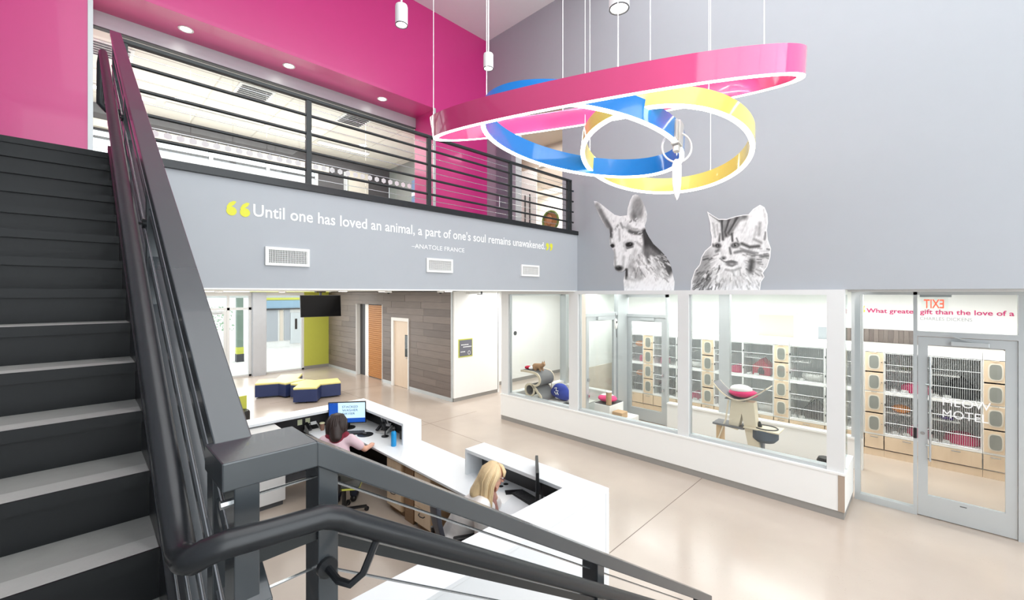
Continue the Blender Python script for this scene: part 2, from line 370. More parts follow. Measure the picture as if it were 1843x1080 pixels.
# handrail tube: follows the upper flight, turns at the landing post and goes down the lower flight
HXU, HYL = .13, .868; HZ = 2.572; HS = .675
def hup(y): return HZ+HS*(y-Y0)
hand = [(HXU, 4.15, hup(4.15)), (HXU, Y0-.08, hup(Y0-.08)), (HXU, .95, hup(.95)+.006), (HXU+.002, .915, 2.492), (HXU+.008, .888, 2.50), (HXU+.022, .873, 2.512), (HXU+.05, HYL, 2.517), (.25, HYL, 2.51), (.345, HYL, 2.503), (.375, HYL, 2.49), (.40, HYL, 2.472), (2.70, HYL, 2.472-SL*2.30)]
hand[2] = (HXU, .955, 2.488); hand[1] = (HXU, Y0-.06, hup(Y0-.06))
MB().tube(hand, .0235, 16).build('handrail', STEELBLK, rl, smooth=True)
MB().tube([(HXU, 4.14, hup(4.14)), (HXU, 4.20, hup(4.14)+.02), (HXU-.008, 4.225, hup(4.14)-.05), (HXU-.010, 4.23, hup(4.14)-.33), (HXU+.02, 4.225, hup(4.14)-.365), (RX0+.02, 4.225, hup(4.14)-.365)], .0235, 12).build('handrail_return', STEELBLK, rl, smooth=True)
def bracket(pts, base, nrm):
    b = MB().tube(pts, .008, 8).build('handrail_bracket', STEELBLK, rl, smooth=True)
    MB().cyl(base, Vector(base)+Vector(nrm)*.012, .022, n=14).build('bracket_flange', STEELBLK, b, smooth=True)
bracket([(.387, .955, 2.345), (.392, .905, 2.335), (.405, .875, 2.335), (.43, HYL, 2.35), (.47, HYL, 2.425)], (.387, .957, 2.345), (0, -1, 0))
bracket([(2.65, .955, .75), (2.65, .88, .75), (2.65, HYL, .98)], (2.65, .957, .75), (0, -1, 0))
for y in (2.47, 3.77): bracket([(RX0+.01, y+.03, up(y)-.27), (HXU+.02, y+.03, up(y)-.27), (HXU, y+.03, hup(y)-.02)], (RX0+.012, y+.03, up(y)-.27), (-1, 0, 0))
# ---------------------------------------------------------------- gallery guardrail
gr = thing('gallery_guardrail', 'dark guardrail of horizontal bars and cables along the gallery edge', 'railing', (3.6, 5.12, UF))
GY = 5.12
box('top_bar', RAILBLK, gr, .26, 6.90, GY-.03, GY+.03, 5.17, 5.205, bev=.004)
for z in (5.0, 4.79, 4.58, 4.37): MB().cyl((.26, GY, z), (6.98, GY, z), .017, n=10).build('bar', RAILBLK, gr, smooth=True)
for z in (5.09, 4.895, 4.685, 4.475, 4.28): MB().cyl((.26, GY, z), (6.86, GY, z), .004, n=6).build('cable', STEEL, gr, smooth=True)
for x in (.29, 1.87, 3.525, 5.18, 6.80): box('post', RAILBLK, gr, x-.03, x+.03, GY-.022, GY+.022, UF, 5.18, bev=.003)
box('post', RAILBLK, gr, 6.87, 6.905, GY-.022, GY+.022, UF, 5.18)
# ---------------------------------------------------------------- upstairs office behind its glass
GP = PY+.8
wo = setting('window_2', 'gallery office glazing with a steel header and a row of white dots')
box('header', ALU, wo, OX0, OX1, GP-.04, GP+.06, 6.80, OZ)
box('header_lip', DKGREY, wo, OX0, OX1, GP-.05, GP+.05, 6.785, 6.80)
box('sill', ALU, wo, OX0, OX1, GP-.03, GP+.03, UF, UF+.04)
xs = [OX0, 1.30, 2.42, 3.10, 4.32, OX1]
for a, b in zip(xs, xs[1:]): box('pane', GLS, wo, a+.004, b-.004, GP, GP+.012, UF+.04, 6.79)
HEX = M('white_manifestation', (246, 248, 248), .6)
def hexa(x, z, r): return MB().prism([(x+r*math.cos(PI/3*i+PI/6), GP-.004, z+r*math.sin(PI/3*i+PI/6)) for i in range(6)], (0, .003, 0))
for i in range(32): hexa(.36+.162*i, 5.43, .058).build('hexagon_dot', HEX, wo)
for x in (1.3, 2.42, 3.10, 4.32):
    for z in (6.7, 4.5): MB().cyl((x-.03, GP-.012, z), (x+.03, GP-.012, z), .008, n=8).build('glass_clamp', STEEL, wo)
uo = setting('wall_office', 'shell of the bright office behind the gallery')
OB = 12.0
box('ceiling_panel', M('office_ceiling', (238, 236, 226), .8, var=.02), uo, -1.6, 6.9, GP, OB, 6.8, 6.95)
TL = M('ceiling_grid', (216, 214, 204), .7)
for x in [-.6+1.2*i for i in range(7)]: box('ceiling_grid_tee', TL, uo, x-.012, x+.012, GP+.1, OB, 6.794, 6.8)
for y in (9.0, 9.6, 10.2, 10.8, 11.4): box('ceiling_grid_tee', TL, uo, -1.5, 6.8, y-.012, y+.012, 6.794, 6.8)
box('floor_finish', M('office_floor', (214, 210, 202), .4), uo, -1.6, 6.9, GP, OB, UF-.2, UF)
box('side_wall', M('office_side_wall', (150, 158, 156), .6), uo, 6.8, 7.0, GP, OB, UF, 6.8); box('side_wall', WHITE, uo, -1.6, -1.4, GP, OB, UF, 6.8)
UD = M('office_dark_band', (74, 72, 74), .6)
box('lintel_band', UD, uo, -1.5, 6.8, OB, OB+.15, 6.44, 6.8)
CREAM = M('cream_beam', (218, 213, 200), .6)
box('beam', CREAM, uo, -1.5, 4.9, OB-.1, OB+.1, 6.30, 6.45); box('beam', CREAM, uo, 5.5, 6.1, OB-.02, OB+.1, UF, 6.5)
for x in (-1.4, -.2, 1.0, 2.2, 3.4, 4.6, 5.4): box('mullion', ALU, uo, x-.04, x+.04, OB, OB+.1, UF, 6.44)
for z in (5.45, 5.92, 6.12, 6.28): box('transom', DKGREY if z > 6 else ALU, uo, -1.4, 4.6, OB+.02, OB+.08, z-.02, z+.02)
box('dark_panel', UD, uo, 4.64, 5.36, OB+.02, OB+.08, UF, 6.44); box('dark_panel', UD, uo, 6.1, 6.8, OB+.02, OB+.08, UF, 6.44)
box('knee_wall', WHITE, uo, -1.5, 4.6, OB, OB+.1, UF, 5.4)
for i, (x, y) in enumerate(((2.38, 9.25), (4.30, 9.15), (.35, 9.3))):
    v = thing('ceiling_diffuser', ('square ceiling air diffuser above the gallery guardrail post', 'square ceiling air diffuser nearest the magenta reveal', 'square ceiling air diffuser above the stair top')[i], 'vent', (x, y, 6.79), 'office ceiling diffusers')
    box('frame', CEIL, v, x-.3, x+.3, y-.3, y+.3, 6.785, 6.793)
    for k in range(6): MB().obox((x, y-.22+.09*k, 6.775), (.25, 0, 0), (0, .018, .012), (0, -.002, .003)).build('blade', DKGREY, v)
for i, (x0, x1) in enumerate(((-.4, 1.1), (1.25, 3.0), (3.15, 4.0), (4.25, 5.6))):
    v = thing('linear_light', ('linear ceiling light partly behind the stair rail', 'longest linear ceiling light in the office', 'short linear ceiling light left of the guardrail post', 'linear ceiling light nearest the magenta reveal')[i], 'light', (x0, 11, 6.78), 'linear office lights')
    box('housing', CEIL, v, x0, x1, 10.93, 11.07, 6.755, 6.79); box('diffuser', GLOW, v, x0+.02, x1-.02, 10.945, 11.055, 6.745, 6.756)
for i, (x, y) in enumerate(((1.42, 10.6), (3.85, 10.45), (5.2, 10.5))):
    v = thing('round_downlight', ('round office downlight nearest the stair', 'middle round office downlight', 'round office downlight nearest the magenta reveal')[i], 'light', (x, y, 6.78), 'round office downlights')
    MB().cyl((x, y, 6.785), (x, y, 6.8), .11, n=20).build('trim_ring', CEIL, v, smooth=True); MB().cyl((x, y, 6.778), (x, y, 6.787), .08, n=20).build('lens', LAMPGLOW, v, smooth=True)
for i, x in enumerate((1.18, 2.66, 4.48)):
    y = 8.2; v = thing('reveal_downlight', ('recessed downlight in the magenta soffit nearest the stair', 'middle recessed downlight in the magenta soffit', 'recessed downlight in the magenta soffit nearest the corner')[i], 'light', (x, y, OZ), 'downlights in the magenta soffit')
    MB().lathe((x, y, OZ), [(.10, -.002), (.10, -.012), (.075, -.012), (.07, -.004)], 24).build('trim_ring', WHITE, v, smooth=True); MB().cyl((x, y, OZ-.009), (x, y, OZ-.004), .072, n=24).build('lens', LAMPGLOW, v, smooth=True)
b = thing('wall_poster', 'blue poster on the office side wall', 'poster', (6.79, 10.2, 5.9)); box('sheet', M('poster_blue', (120, 150, 190), .6, var=.25, vscale=5), b, 6.775, 6.79, 9.7, 10.7, 5.35, 6.2)
box('band', PRINTW, b, 6.772, 6.776, 9.7, 10.7, 5.75, 5.85)
# ---------------------------------------------------------------- room beyond the gallery doorway
wd = setting('wall_doorway', 'beige lift lobby seen through the gallery doorway')
box('floor_finish', BASEG, wd, XW+.2, 11.5, 4.6, 9.6, UF-.1, UF); box('header_wall', BEIGE, wd, 8.8, 8.95, 4.7, 9.6, 5.78, 7.0); box('front_ceiling', BEIGE, wd, XW+.2, 8.8, 4.6, 9.6, 6.9, 7.0)
TILE = [M('tile_course_%d' % i, c_, .45, var=.05, stretch=(1, 1, 10)) for i, c_ in enumerate(((240, 237, 232), (228, 224, 218), (234, 231, 226)))]
for k in range(10): box('tile_course', TILE[k % 3], wd, 10.6, 10.62+.004*(k % 2), 4.7, 9.6, UF+.02+.19*k, UF+.205+.19*k)
box('far_wall', BEIGE, wd, 10.63, 10.7, 4.6, 9.6, UF, 6.2); box('side_wall', BEIGE, wd, XW+.2, 10.6, 9.5, 9.6, UF, 7.0); box('side_wall', BEIGE, wd, XW+.2, 10.6, 4.6, 4.7, UF, 7.0); box('far_ceiling', CEIL, wd, 8.95, 10.7, 4.6, 9.6, 6.1, 6.2)
e = thing('exit_sign', 'small red exit sign beyond the gallery doorway', 'sign', (8.75, 7.35, 6.45)); box('casing', WHITE, e, 8.74, 8.80, 7.17, 7.55, 6.36, 6.62)
letters(text_mesh('lettering', 'EXIT', M('exit_red', (226, 52, 36), .5, emit=1.5), e, (8.736, 7.52, 6.42), (0, -1, 0), (0, 0, 1), .32, .14, .02))
dn = thing('door_panel', 'white door leaf with dark pull bars beyond the gallery doorway', 'door', (8.6, 7.8, UF)); box('leaf', WHITE, dn, 8.58, 8.62, 7.5, 8.2, UF+.02, UF+2.1)
for x in (0, .17): MB().cyl((8.54, 7.70+x, UF+.5), (8.54, 7.70+x, UF+1.42), .018, n=8).build('pull_bar', DKGREY, dn, smooth=True)
rs = thing('round_plaque', 'round orange and green carved plaque standing in the gallery doorway', 'plaque', (8.2, 6.7, UF))
PLZ = 4.74
MB().cyl((8.2, 6.70, PLZ), (8.23, 6.70, PLZ), .25, n=28).build('disc', M('plaque_wood', (186, 132, 88), .6, var=.45, vscale=9), rs, smooth=True)
MB().tube([(8.195, 6.70+.24*math.cos(2*PI*i/28), PLZ+.24*math.sin(2*PI*i/28)) for i in range(28)], .03, 8, closed=True).build('rim', M('plaque_rim', (126, 146, 80), .6, var=.6, vscale=14), rs, smooth=True)
MB().ell((8.19, 6.73, PLZ+.02), .02, .09, .13).build('carved_figure', M('plaque_figure', (214, 150, 110), .6, var=.3), rs, smooth=True); box('pedestal', DKGREY, rs, 8.1, 8.4, 6.4, 6.95, UF, UF+.30)
# light spring green glass edge beside it
gd = setting('door_1', 'frameless glass door folded open against the grey gallery wall'); box('pane', GLS2, gd, XW-.03, XW-.015, 6.95, 7.45, UF+.02, 6.5); MB().cyl((XW-.06, 7.3, 5.0), (XW-.06, 7.3, 5.25), .012, n=8).build('handle', STEEL, gd)
# ---------------------------------------------------------------- quotation on the gallery front
q = thing('wall_quotation', 'white lettering of a quotation with lime quote marks on the grey gallery front', 'lettering', (3.6, 5.085, 3.6))
FY = 5.089
letters(text_mesh('lettering', 'Until one has loved an animal, a part of one\u2019s soul remains unawakened.', PRINTW, q, (1.30, FY, 3.765), (1, 0, 0), (0, 0, 1), 4.76, .128, .012))
letters(text_mesh('attribution', '\u2013ANATOLE FRANCE', PRINTW, q, (3.22, FY, 3.575), (1, 0, 0), (0, 0, 1), .93, .062, .0))
def qmark(x, z, r, flip):
    s = -1 if flip else 1; P = []
    n = 18
    for i in range(n+1):                       # round bulb
        a = math.radians(100-s*0+ (i/n)*300); P.append((r*math.cos(a), r*math.sin(a)))
    P = [(r*math.cos(t), r*math.sin(t)) for t in [math.radians(150+i*300/n) for i in range(n+1)]]
    P += [(.55*r, 1.5*r), (.95*r, 2.2*r), (.35*r, 2.3*r), (-.45*r, 1.75*r), (-.9*r, .95*r)]
    return MB().prism([(x+s*px, FY-.003, z+s*pz) for px, pz in P], (0, .003, 0))
for x in (1.105, 1.225): qmark(x, 3.79, .046, False).build('quote_mark', YEL, q)
for x in (6.135, 6.245): qmark(x, 3.845, .042, True).build('quote_mark', YEL, q)
for i, (a, b) in enumerate(((1.41, 1.865), (3.456, 3.916), (5.408, 5.88))):
    v = thing('wall_vent', ('white wall vent below the first words of the quotation', 'white wall vent below the attribution line', 'white wall vent nearest the dog picture')[i], 'vent', ((a+b)/2, 5.08, 3.25), 'vents in the gallery front')
    z0, z1 = 3.252, 3.452
    m = MB(); m.box(a, b, 5.065, 5.09, z1-.03, z1); m.box(a, b, 5.065, 5.09, z0, z0+.03); m.box(a, a+.03, 5.065, 5.09, z0+.03, z1-.03); m.box(b-.03, b, 5.065, 5.09, z0+.03, z1-.03); m.build('frame', WHITE, v)
    box('duct_backing', DKGREY, v, a+.03, b-.03, 5.0885, 5.0895, z0+.03, z1-.03)
    m = MB()
    for k in range(24):
        x = a+.035+k*(b-a-.07)/23; m.box(x-.0025, x+.0025, 5.070, 5.088, z0+.03, z1-.03)
    for k in range(6): m.box(a+.03, b-.03, 5.074, 5.086, z0+.045+k*.022, z0+.049+k*.022)
    m.build('fins', WHITE, v)
# ---------------------------------------------------------------- chandelier: three collar shaped loops
def ringcurve(c, yaw, a, b, t1, t2, n, N=144):
    u = Vector((math.cos(yaw)*math.cos(t1), math.sin(yaw)*math.cos(t1), math.sin(t1))); v = Vector((-math.sin(yaw)*math.cos(t2), math.cos(yaw)*math.cos(t2), math.sin(t2)))
    P = []
    for i in range(N):
        t = 2*PI*i/N; cc, ss = math.cos(t), math.sin(t)
        P.append(Vector(c)+u*a*math.copysign(abs(cc)**(2/n), cc)+v*b*math.copysign(abs(ss)**(2/n), ss))
    return P, u, v, u.cross(v).normalized()
def collar(name, label, mat, c, yaw, a, b, t1, t2, n, h, th, cables, gap=None):
    P, u, v, nn = ringcurve(c, yaw, a, b, t1, t2, n); N = len(P); c = Vector(c)
    root = thing(name, label, 'light', tuple(c), 'collar shaped lights of the chandelier')
    def band(r0, r1, z0, z1, nm, mt, par):
        m = MB(); k = N
        for i, p in enumerate(P):
            d = (p-c); tang = (P[(i+1) % N]-P[i-1]).normalized(); out = tang.cross(nn).normalized()
            if out.dot(d) < 0: out = -out
            for rr, zz in ((r0, z0), (r1, z0), (r1, z1), (r0, z1)): m.v.append(p+out*rr+nn*zz)
        for i in range(N):
            j = (i+1) % N
            for e in range(4): m.f.append([4*i+e, 4*i+(e+1) % 4, 4*j+(e+1) % 4, 4*j+e])
        return m.build(nm, mt, par, smooth=True)
    band(-th/2, th/2, .012, h, 'band', mat, root)
    band(-th/2+.002, th/2-.002, 0, .0125, 'diffuser', GLOW, root)
    band(-th/2+.016, th/2-.016, h-.001, h+.001, 'ceiling_fill_strip', UPFILL, root)  # glowing strip added on top, unseen from below, to brighten the ceiling
    for k in cables:
        p = P[int(k*N) % N]+nn*h
        m = MB().cyl(p, (p.x, p.y, TOP), .004, n=6).build('suspension_cable', PRINTW, root, smooth=True)
        MB().cyl((p.x, p.y, TOP-.03), (p.x, p.y, TOP), .05, n=14).build('ceiling_rose', PRINTW, m, smooth=True)
    return root, P, u, v, nn
collar('pink_collar_light', 'large pink oval collar light, frontmost of the hanging chandelier', PPINK, (3.552, 2.367, 4.70), -1.228, 1.709, .954, -.002, .30, 2.2, .205, .055, (.085, .30, .545, .79))
br, BP, bu, bv, bn = collar('blue_collar_light', 'blue oval collar light with a silver buckle and hanging tag', PBLUE, (3.824, 2.647, 4.531), -.487, 1.124, .689, -.129, -.089, 2.0, .225, .05, (.20, .50, .80))
collar('yellow_collar_light', 'round yellow collar light hanging lowest in the chandelier', PYEL, (4.601, 2.145, 4.476), -.839, .893, .882, -.135, -.211, 2.0, .20, .05, (.10, .46, .78))
# buckle and tag on the blue collar
bi = 126; bp = BP[bi]; tang = (BP[bi+1]-BP[bi-1]).normalized(); out = tang.cross(bn).normalized()
SILV = M('silver_buckle', (214, 214, 212), .3, .6)
MB().obox(bp+bn*.11, out*.045, tang*.06, bn*.125).build('buckle', SILV, br, bev=.008)
MB().obox(bp+bn*.11-tang*.10, out*.04, tang*.03, bn*.10).build('buckle_keeper', SILV, br, bev=.006)
MB().obox(bp+bn*(-.04), out*.03, tang*.03, bn*.04).build('ring_lug', SILV, br, bev=.006)
rc = bp+Vector((0, 0, -.03)); rr = .15
side = Vector((.70, -.714, 0))
MB().tube([rc+side*rr*math.cos(2*PI*i/40)+Vector((0, 0, rr*math.sin(2*PI*i/40))) for i in range(40)], .010, 8, closed=True).build('tag_ring', PRINTW, br, smooth=True)
tp = rc+Vector((0, 0, -rr))
m = MB(); L_ = .42; W_ = .048
prof = [(0, .35), (.06, .75), (.16, 1), (.35, .95), (.6, .9), (.8, .7), (.93, .35), (1, .05)]
pts = [(tp+side*W_*w_+Vector((0, 0, .03-L_*t)))for t, w_ in prof]+[(tp-side*W_*w_+Vector((0, 0, .03-L_*t))) for t, w_ in reversed(prof)]
fwd = Vector((.714, .70, 0)); m.prism([p-fwd*.008 for p in pts], fwd*.016).build('tag', M('tag_white', (246, 246, 244), .35), br, bev=.004)
# ---------------------------------------------------------------- small cylinder pendants
def pendant(x, y, zb, r, h, label, rod=True):
    p = thing('cylinder_pendant', label, 'light', (x, y, zb), 'white cylinder pendants')
    MB().lathe((x, y, zb), [(r*.82, .03), (r*.9, 0), (r, .004), (r, h-.02), (r*.93, h), (.0, h)], 28).build('housing', WFRAME, p, smooth=True)
    MB().lathe((x, y, zb), [(r*.985, .004), (r*.99, -.006), (r*.86, -.006), (r*.84, .02)], 28).build('trim_ring', DKGREY, p, smooth=True)
    MB().cyl((x, y, zb+.006), (x, y, zb+.02), r*.84, n=24).build('lens', LAMPGLOW, p, smooth=True)
    if rod: MB().cyl((x, y, zb+h), (x, y, TOP), .012, n=8).build('stem', WFRAME, p, smooth=True); MB().cyl((x, y, TOP-.04), (x, y, TOP), .06, n=16).build('canopy', WFRAME, p, smooth=True)
    return p
pendant(2.77, 4.60, 6.22, .075, .235, 'white cylinder pendant in front of the magenta wall')
pendant(4.32, 4.73, 6.32, .075, .215, 'white cylinder pendant at the magenta and grey wall corner')
pendant(4.36, 2.55, 6.22, .115, .30, 'white pendant cut off by the picture top above the pink collar light')
# ---------------------------------------------------------------- dog and kitten pictures printed on the grey wall
FW = Vector((math.cos(YAW), math.sin(YAW))); RT = Vector((math.sin(YAW), -math.cos(YAW)))
def wallpt(u, v, x=XW-.004):                       # survey point of the print -> place on the wall plane
    px = 1040+u/4.85; py = 340+v/4.85; a = (px-921.5)/767.84; b = (528-py)/767.84
    rx, ry = FW.x+a*RT.x, FW.y+a*RT.y; t = x/rx
    return Vector((x, ry*t, 2.95+b*t))
def lerp(a, b, t): return a+(b-a)*t
def hsh(x, y): 
    s = math.sin(x*12.9898+y*78.233)*43758.5453; return s-math.floor(s)
def vnoise(x, y):
    i, j = math.floor(x), math.floor(y); fx, fy = x-i, y-j; fx = fx*fx*(3-2*fx); fy = fy*fy*(3-2*fy)
    return lerp(lerp(hsh(i, j), hsh(i+1, j), fx), lerp(hsh(i, j+1), hsh(i+1, j+1), fx), fy)
def sdseg(px, py, a, b):
    dx, dy = b[0]-a[0], b[1]-a[1]; l = dx*dx+dy*dy or 1; t = max(0, min(1, ((px-a[0])*dx+(py-a[1])*dy)/l))
    return math.hypot(px-a[0]-t*dx, py-a[1]-t*dy)
def decal(name, label, outline, base, marks, border=None, nx=130, tone=1.9):
    root = thing(name, label, 'wall print', tuple(wallpt(outline[0][0], 890)))
    us = [p[0] for p in outline]; vs = [p[1] for p in outline]
    bm = bmesh.new(); bm.faces.new([bm.verts.new((p[0], p[1], 0)) for p in outline])
    du = (max(us)-min(us))/nx
    for k in range(1, nx): bmesh.ops.bisect_plane(bm, geom=bm.verts[:]+bm.edges[:]+bm.faces[:], plane_co=(min(us)+k*du, 0, 0), plane_no=(1, 0, 0))
    for k in range(1, int((max(vs)-min(vs))/du)): bmesh.ops.bisect_plane(bm, geom=bm.verts[:]+bm.edges[:]+bm.faces[:], plane_co=(0, min(vs)+k*du, 0), plane_no=(0, 1, 0))
    bm.verts.index_update(); me = bpy.data.meshes.new('print'); bm.to_mesh(me); bm.free()
    ca = me.color_attributes.new('print', 'FLOAT_COLOR', 'POINT'); off = root.location
    n = len(outline); cells = {}
    G_ = 40
    for mi, mk in enumerate(marks):                   # bucket the strokes so each point only tests the near ones
        if mk[0] == 'e': r = max(mk[3], mk[4]); x0, x1, y0, y1 = mk[1]-r, mk[1]+r, mk[2]-r, mk[2]+r
        else: xs_ = [p[0] for p in mk[1]]; ys_ = [p[1] for p in mk[1]]; r = mk[2]; x0, x1, y0, y1 = min(xs_)-r, max(xs_)+r, min(ys_)-r, max(ys_)+r
        for a in range(int(x0//G_), int(x1//G_)+1):
            for b in range(int(y0//G_), int(y1//G_)+1): cells.setdefault((a, b), []).append(mi)
    for i, vt in enumerate(me.vertices):
        u, v = vt.co.x, vt.co.y; g = base(u, v)
        for mi in cells.get((int(u//G_), int(v//G_)), ()):
            mk = marks[mi]
            if mk[0] == 'e':
                _, cx, cy, rx, ry, ang, val, soft = mk; ca_, sa = math.cos(math.radians(ang)), math.sin(math.radians(ang)); x, y = u-cx, v-cy
                d = math.hypot((x*ca_+y*sa)/rx, (-x*sa+y*ca_)/ry)
            else:
                _, pts, wd_, val, soft = mk; d = min(sdseg(u, v, p, q_) for p, q_ in zip(pts, pts[1:]))/wd_
            w_ = max(0, min(1, (1-d)/soft))
            if w_ > 0: g = lerp(g, val, w_)
        g *= .93+.14*vnoise(u*.11+v*.03, v*.05)
        if border:
            d = min(sdseg(u, v, outline[k], outline[(k+1) % n]) for k in range(n) if not (outline[k][1] > 880 and outline[(k+1) % n][1] > 880))
            if d < border: g = lerp(g, 1.0, min(1, (border-d)/border*2))
        g = max(.01, min(.96, g))**tone; ca.data[i].color = (g, g, g*1.01, 1)
        vt.co = wallpt(u, v)-off
    me.materials.append(MATS.get('animal_print') or vcol_mat('animal_print'))
    o = bpy.data.objects.new('print', me); C.objects.link(o); o.parent = root
    return root
def fur(n, box_, cen, ln, wd_, lo, hi, seed):
    rr_ = random.Random(seed); out = []
    for _ in range(n):
        x, y = rr_.uniform(box_[0], box_[1]), rr_.uniform(box_[2], box_[3]); a = math.atan2(y-cen[1], x-cen[0])+rr_.uniform(-.35, .35); l = rr_.uniform(.6, 1.3)*ln
        out.append(('l', [(x, y), (x+l*math.cos(a), y+l*math.sin(a))], wd_*rr_.uniform(.7, 1.3), rr_.uniform(lo, hi), .9))
    return out
DOG = [(140, 105), (165, 108), (200, 130), (260, 178), (320, 225), (370, 238), (430, 230), (435, 170), (455, 100), (478, 58), (503, 47), (530, 57), (560, 100), (590, 165), (605, 220), (600, 280), (584, 320), (594, 370), (620, 420), (660, 480), (720, 535), (770, 590), (800, 640), (820, 700), (832, 760), (845, 810), (840, 890), (405, 890), (398, 800), (408, 755), (418, 712), (385, 728), (350, 725), (325, 705), (312, 660), (315, 600), (320, 560), (300, 520), (278, 490), (275, 450), (281, 400), (275, 360), (250, 340), (215, 290), (180, 220), (150, 150)]
dogm = [('e', 420, 330, 110, 60, 0, .86, .9), ('l', [(165, 145), (215, 225), (268, 330)], 38, .58, .7), ('l', [(195, 190), (262, 325)], 24, .44, .8), ('l', [(250, 280), (285, 335)], 20, .34, .9), ('l', [(240, 190), (310, 240)], 12, .93, .8),
        ('e', 522, 170, 82, 150, 6, .60, .5), ('e', 520, 150, 52, 100, 6, .50, .8), ('e', 490, 235, 44, 60, 0, .36, .9), ('e', 545, 215, 30, 60, 10, .46, .9), ('e', 590, 255, 22, 80, 0, .80, .8), ('e', 520, 312, 80, 34, 8, .93, .9), ('l', [(455, 290), (480, 268), (510, 285)], 10, .45, .9),
        ('l', [(440, 340), (480, 375), (550, 380)], 34, .55, .9), ('l', [(450, 370), (490, 385), (540, 388)], 22, .30, .8), ('l', [(430, 330), (470, 350), (520, 350)], 12, .62, .9), ('l', [(375, 300), (392, 340)], 15, .50, .9), ('l', [(350, 318), (326, 356)], 14, .55, .9), ('l', [(362, 350), (364, 450)], 14, .66, .9), ('l', [(400, 330), (430, 345)], 10, .6, .9), ('l', [(290, 352), (288, 420)], 24, .26, .8), ('l', [(283, 430), (285, 470)], 12, .6, .9),
        ('e', 302, 492, 34, 34, 0, .52, .9), ('e', 302, 497, 24, 22, 0, .04, .5), ('e', 448, 480, 62, 44, -8, .58, .9), ('e', 448, 487, 48, 28, -10, .04, .5), ('l', [(405, 500), (430, 520), (480, 505)], 12, .35, .9), ('e', 458, 480, 9, 6, 0, .6, .9), ('l', [(400, 470), (420, 540)], 14, .75, .9), ('l', [(318, 530), (326, 600)], 16, .62, .9), ('l', [(322, 600), (330, 690)], 18, .62, .9), ('l', [(400, 590), (392, 680)], 20, .74, .9),
        ('e', 358, 694, 50, 34, 0, .10, .6), ('e', 350, 684, 10, 6, 0, .45, .9), ('l', [(345, 728), (390, 728), (430, 700)], 10, .45, .9), ('l', [(500, 540), (470, 620), (440, 700)], 34, .74, .9), ('l', [(520, 470), (575, 520)], 18, .66, .9), ('l', [(590, 470), (560, 560), (490, 640)], 26, .70, .9), ('e', 520, 600, 50, 40, 30, .84, .9),
        ('l', [(586, 370), (596, 450), (604, 560)], 38, .14, .7), ('l', [(600, 400), (640, 490), (700, 548), (760, 605), (806, 700)], 50, .18, .7), ('l', [(610, 540), (680, 590), (740, 660)], 60, .40, .9), ('l', [(780, 640), (790, 740)], 46, .26, .9), ('e', 700, 700, 40, 70, 0, .66, .9), ('l', [(640, 600), (656, 720)], 26, .92, .9), ('l', [(600, 570), (620, 640)], 30, .36, .9),
        ('l', [(424, 705), (426, 780)], 20, .14, .8), ('l', [(470, 680), (540, 780)], 44, .60, .9), ('e', 540, 740, 70, 60, 20, .70, .9), ('l', [(440, 780), (500, 800)], 26, .72, .9), ('e', 620, 845, 230, 70, 0, .97, .8), ('e', 430, 830, 30, 50, 0, .84, .9)]
dogm += fur(90, (450, 800, 560, 780), (470, 420), 38, 7, .45, .98, 3)+fur(40, (300, 560, 250, 480), (380, 480), 20, 5, .70, .98, 4)
decal('dog_picture', 'black and white dog picture with tall ears on the grey wall', DOG, lambda u, v: .94, dogm)
CAT = [(1128, 196), (1180, 232), (1230, 262), (1300, 262), (1370, 240), (1440, 226), (1490, 222), (1530, 175), (1590, 138), (1630, 160), (1655, 220), (1660, 290), (1650, 360), (1658, 440), (1686, 520), (1680, 600), (1655, 680), (1615, 735), (1630, 770), (1600, 812), (1590, 888), (985, 888), (990, 800), (1022, 710), (1062, 660), (1080, 590), (1110, 540), (1165, 492), (1170, 420), (1158, 360), (1156, 300), (1140, 240)]
catm = [('e', 1100, 660, 100, 200, 25, .58, .7), ('e', 1080, 790, 110, 130, 0, .55, .9), ('e', 1300, 790, 240, 120, 0, .82, .9), ('e', 1560, 660, 120, 130, 0, .74, .9)]
catm += fur(60, (1000, 1240, 540, 870), (1280, 560), 46, 9, .22, .62, 11)+fur(130, (1130, 1640, 680, 870), (1330, 560), 52, 8, .55, 1.0, 12)+fur(46, (1440, 1660, 520, 740), (1300, 560), 44, 9, .30, .95, 13)+fur(40, (1040, 1160, 700, 880), (1280, 560), 44, 9, .2, .6, 14)
catm += [('l', [(1250, 262), (1350, 255), (1460, 240)], 44, .40, .8)]+[('l', [(1255+i*34, 262-i*3), (1262+i*14, 360+i*6), (1268+i*16, 440-i*12)], 20, .20 if i % 2 == 0 else .50, .8) for i in range(6)]
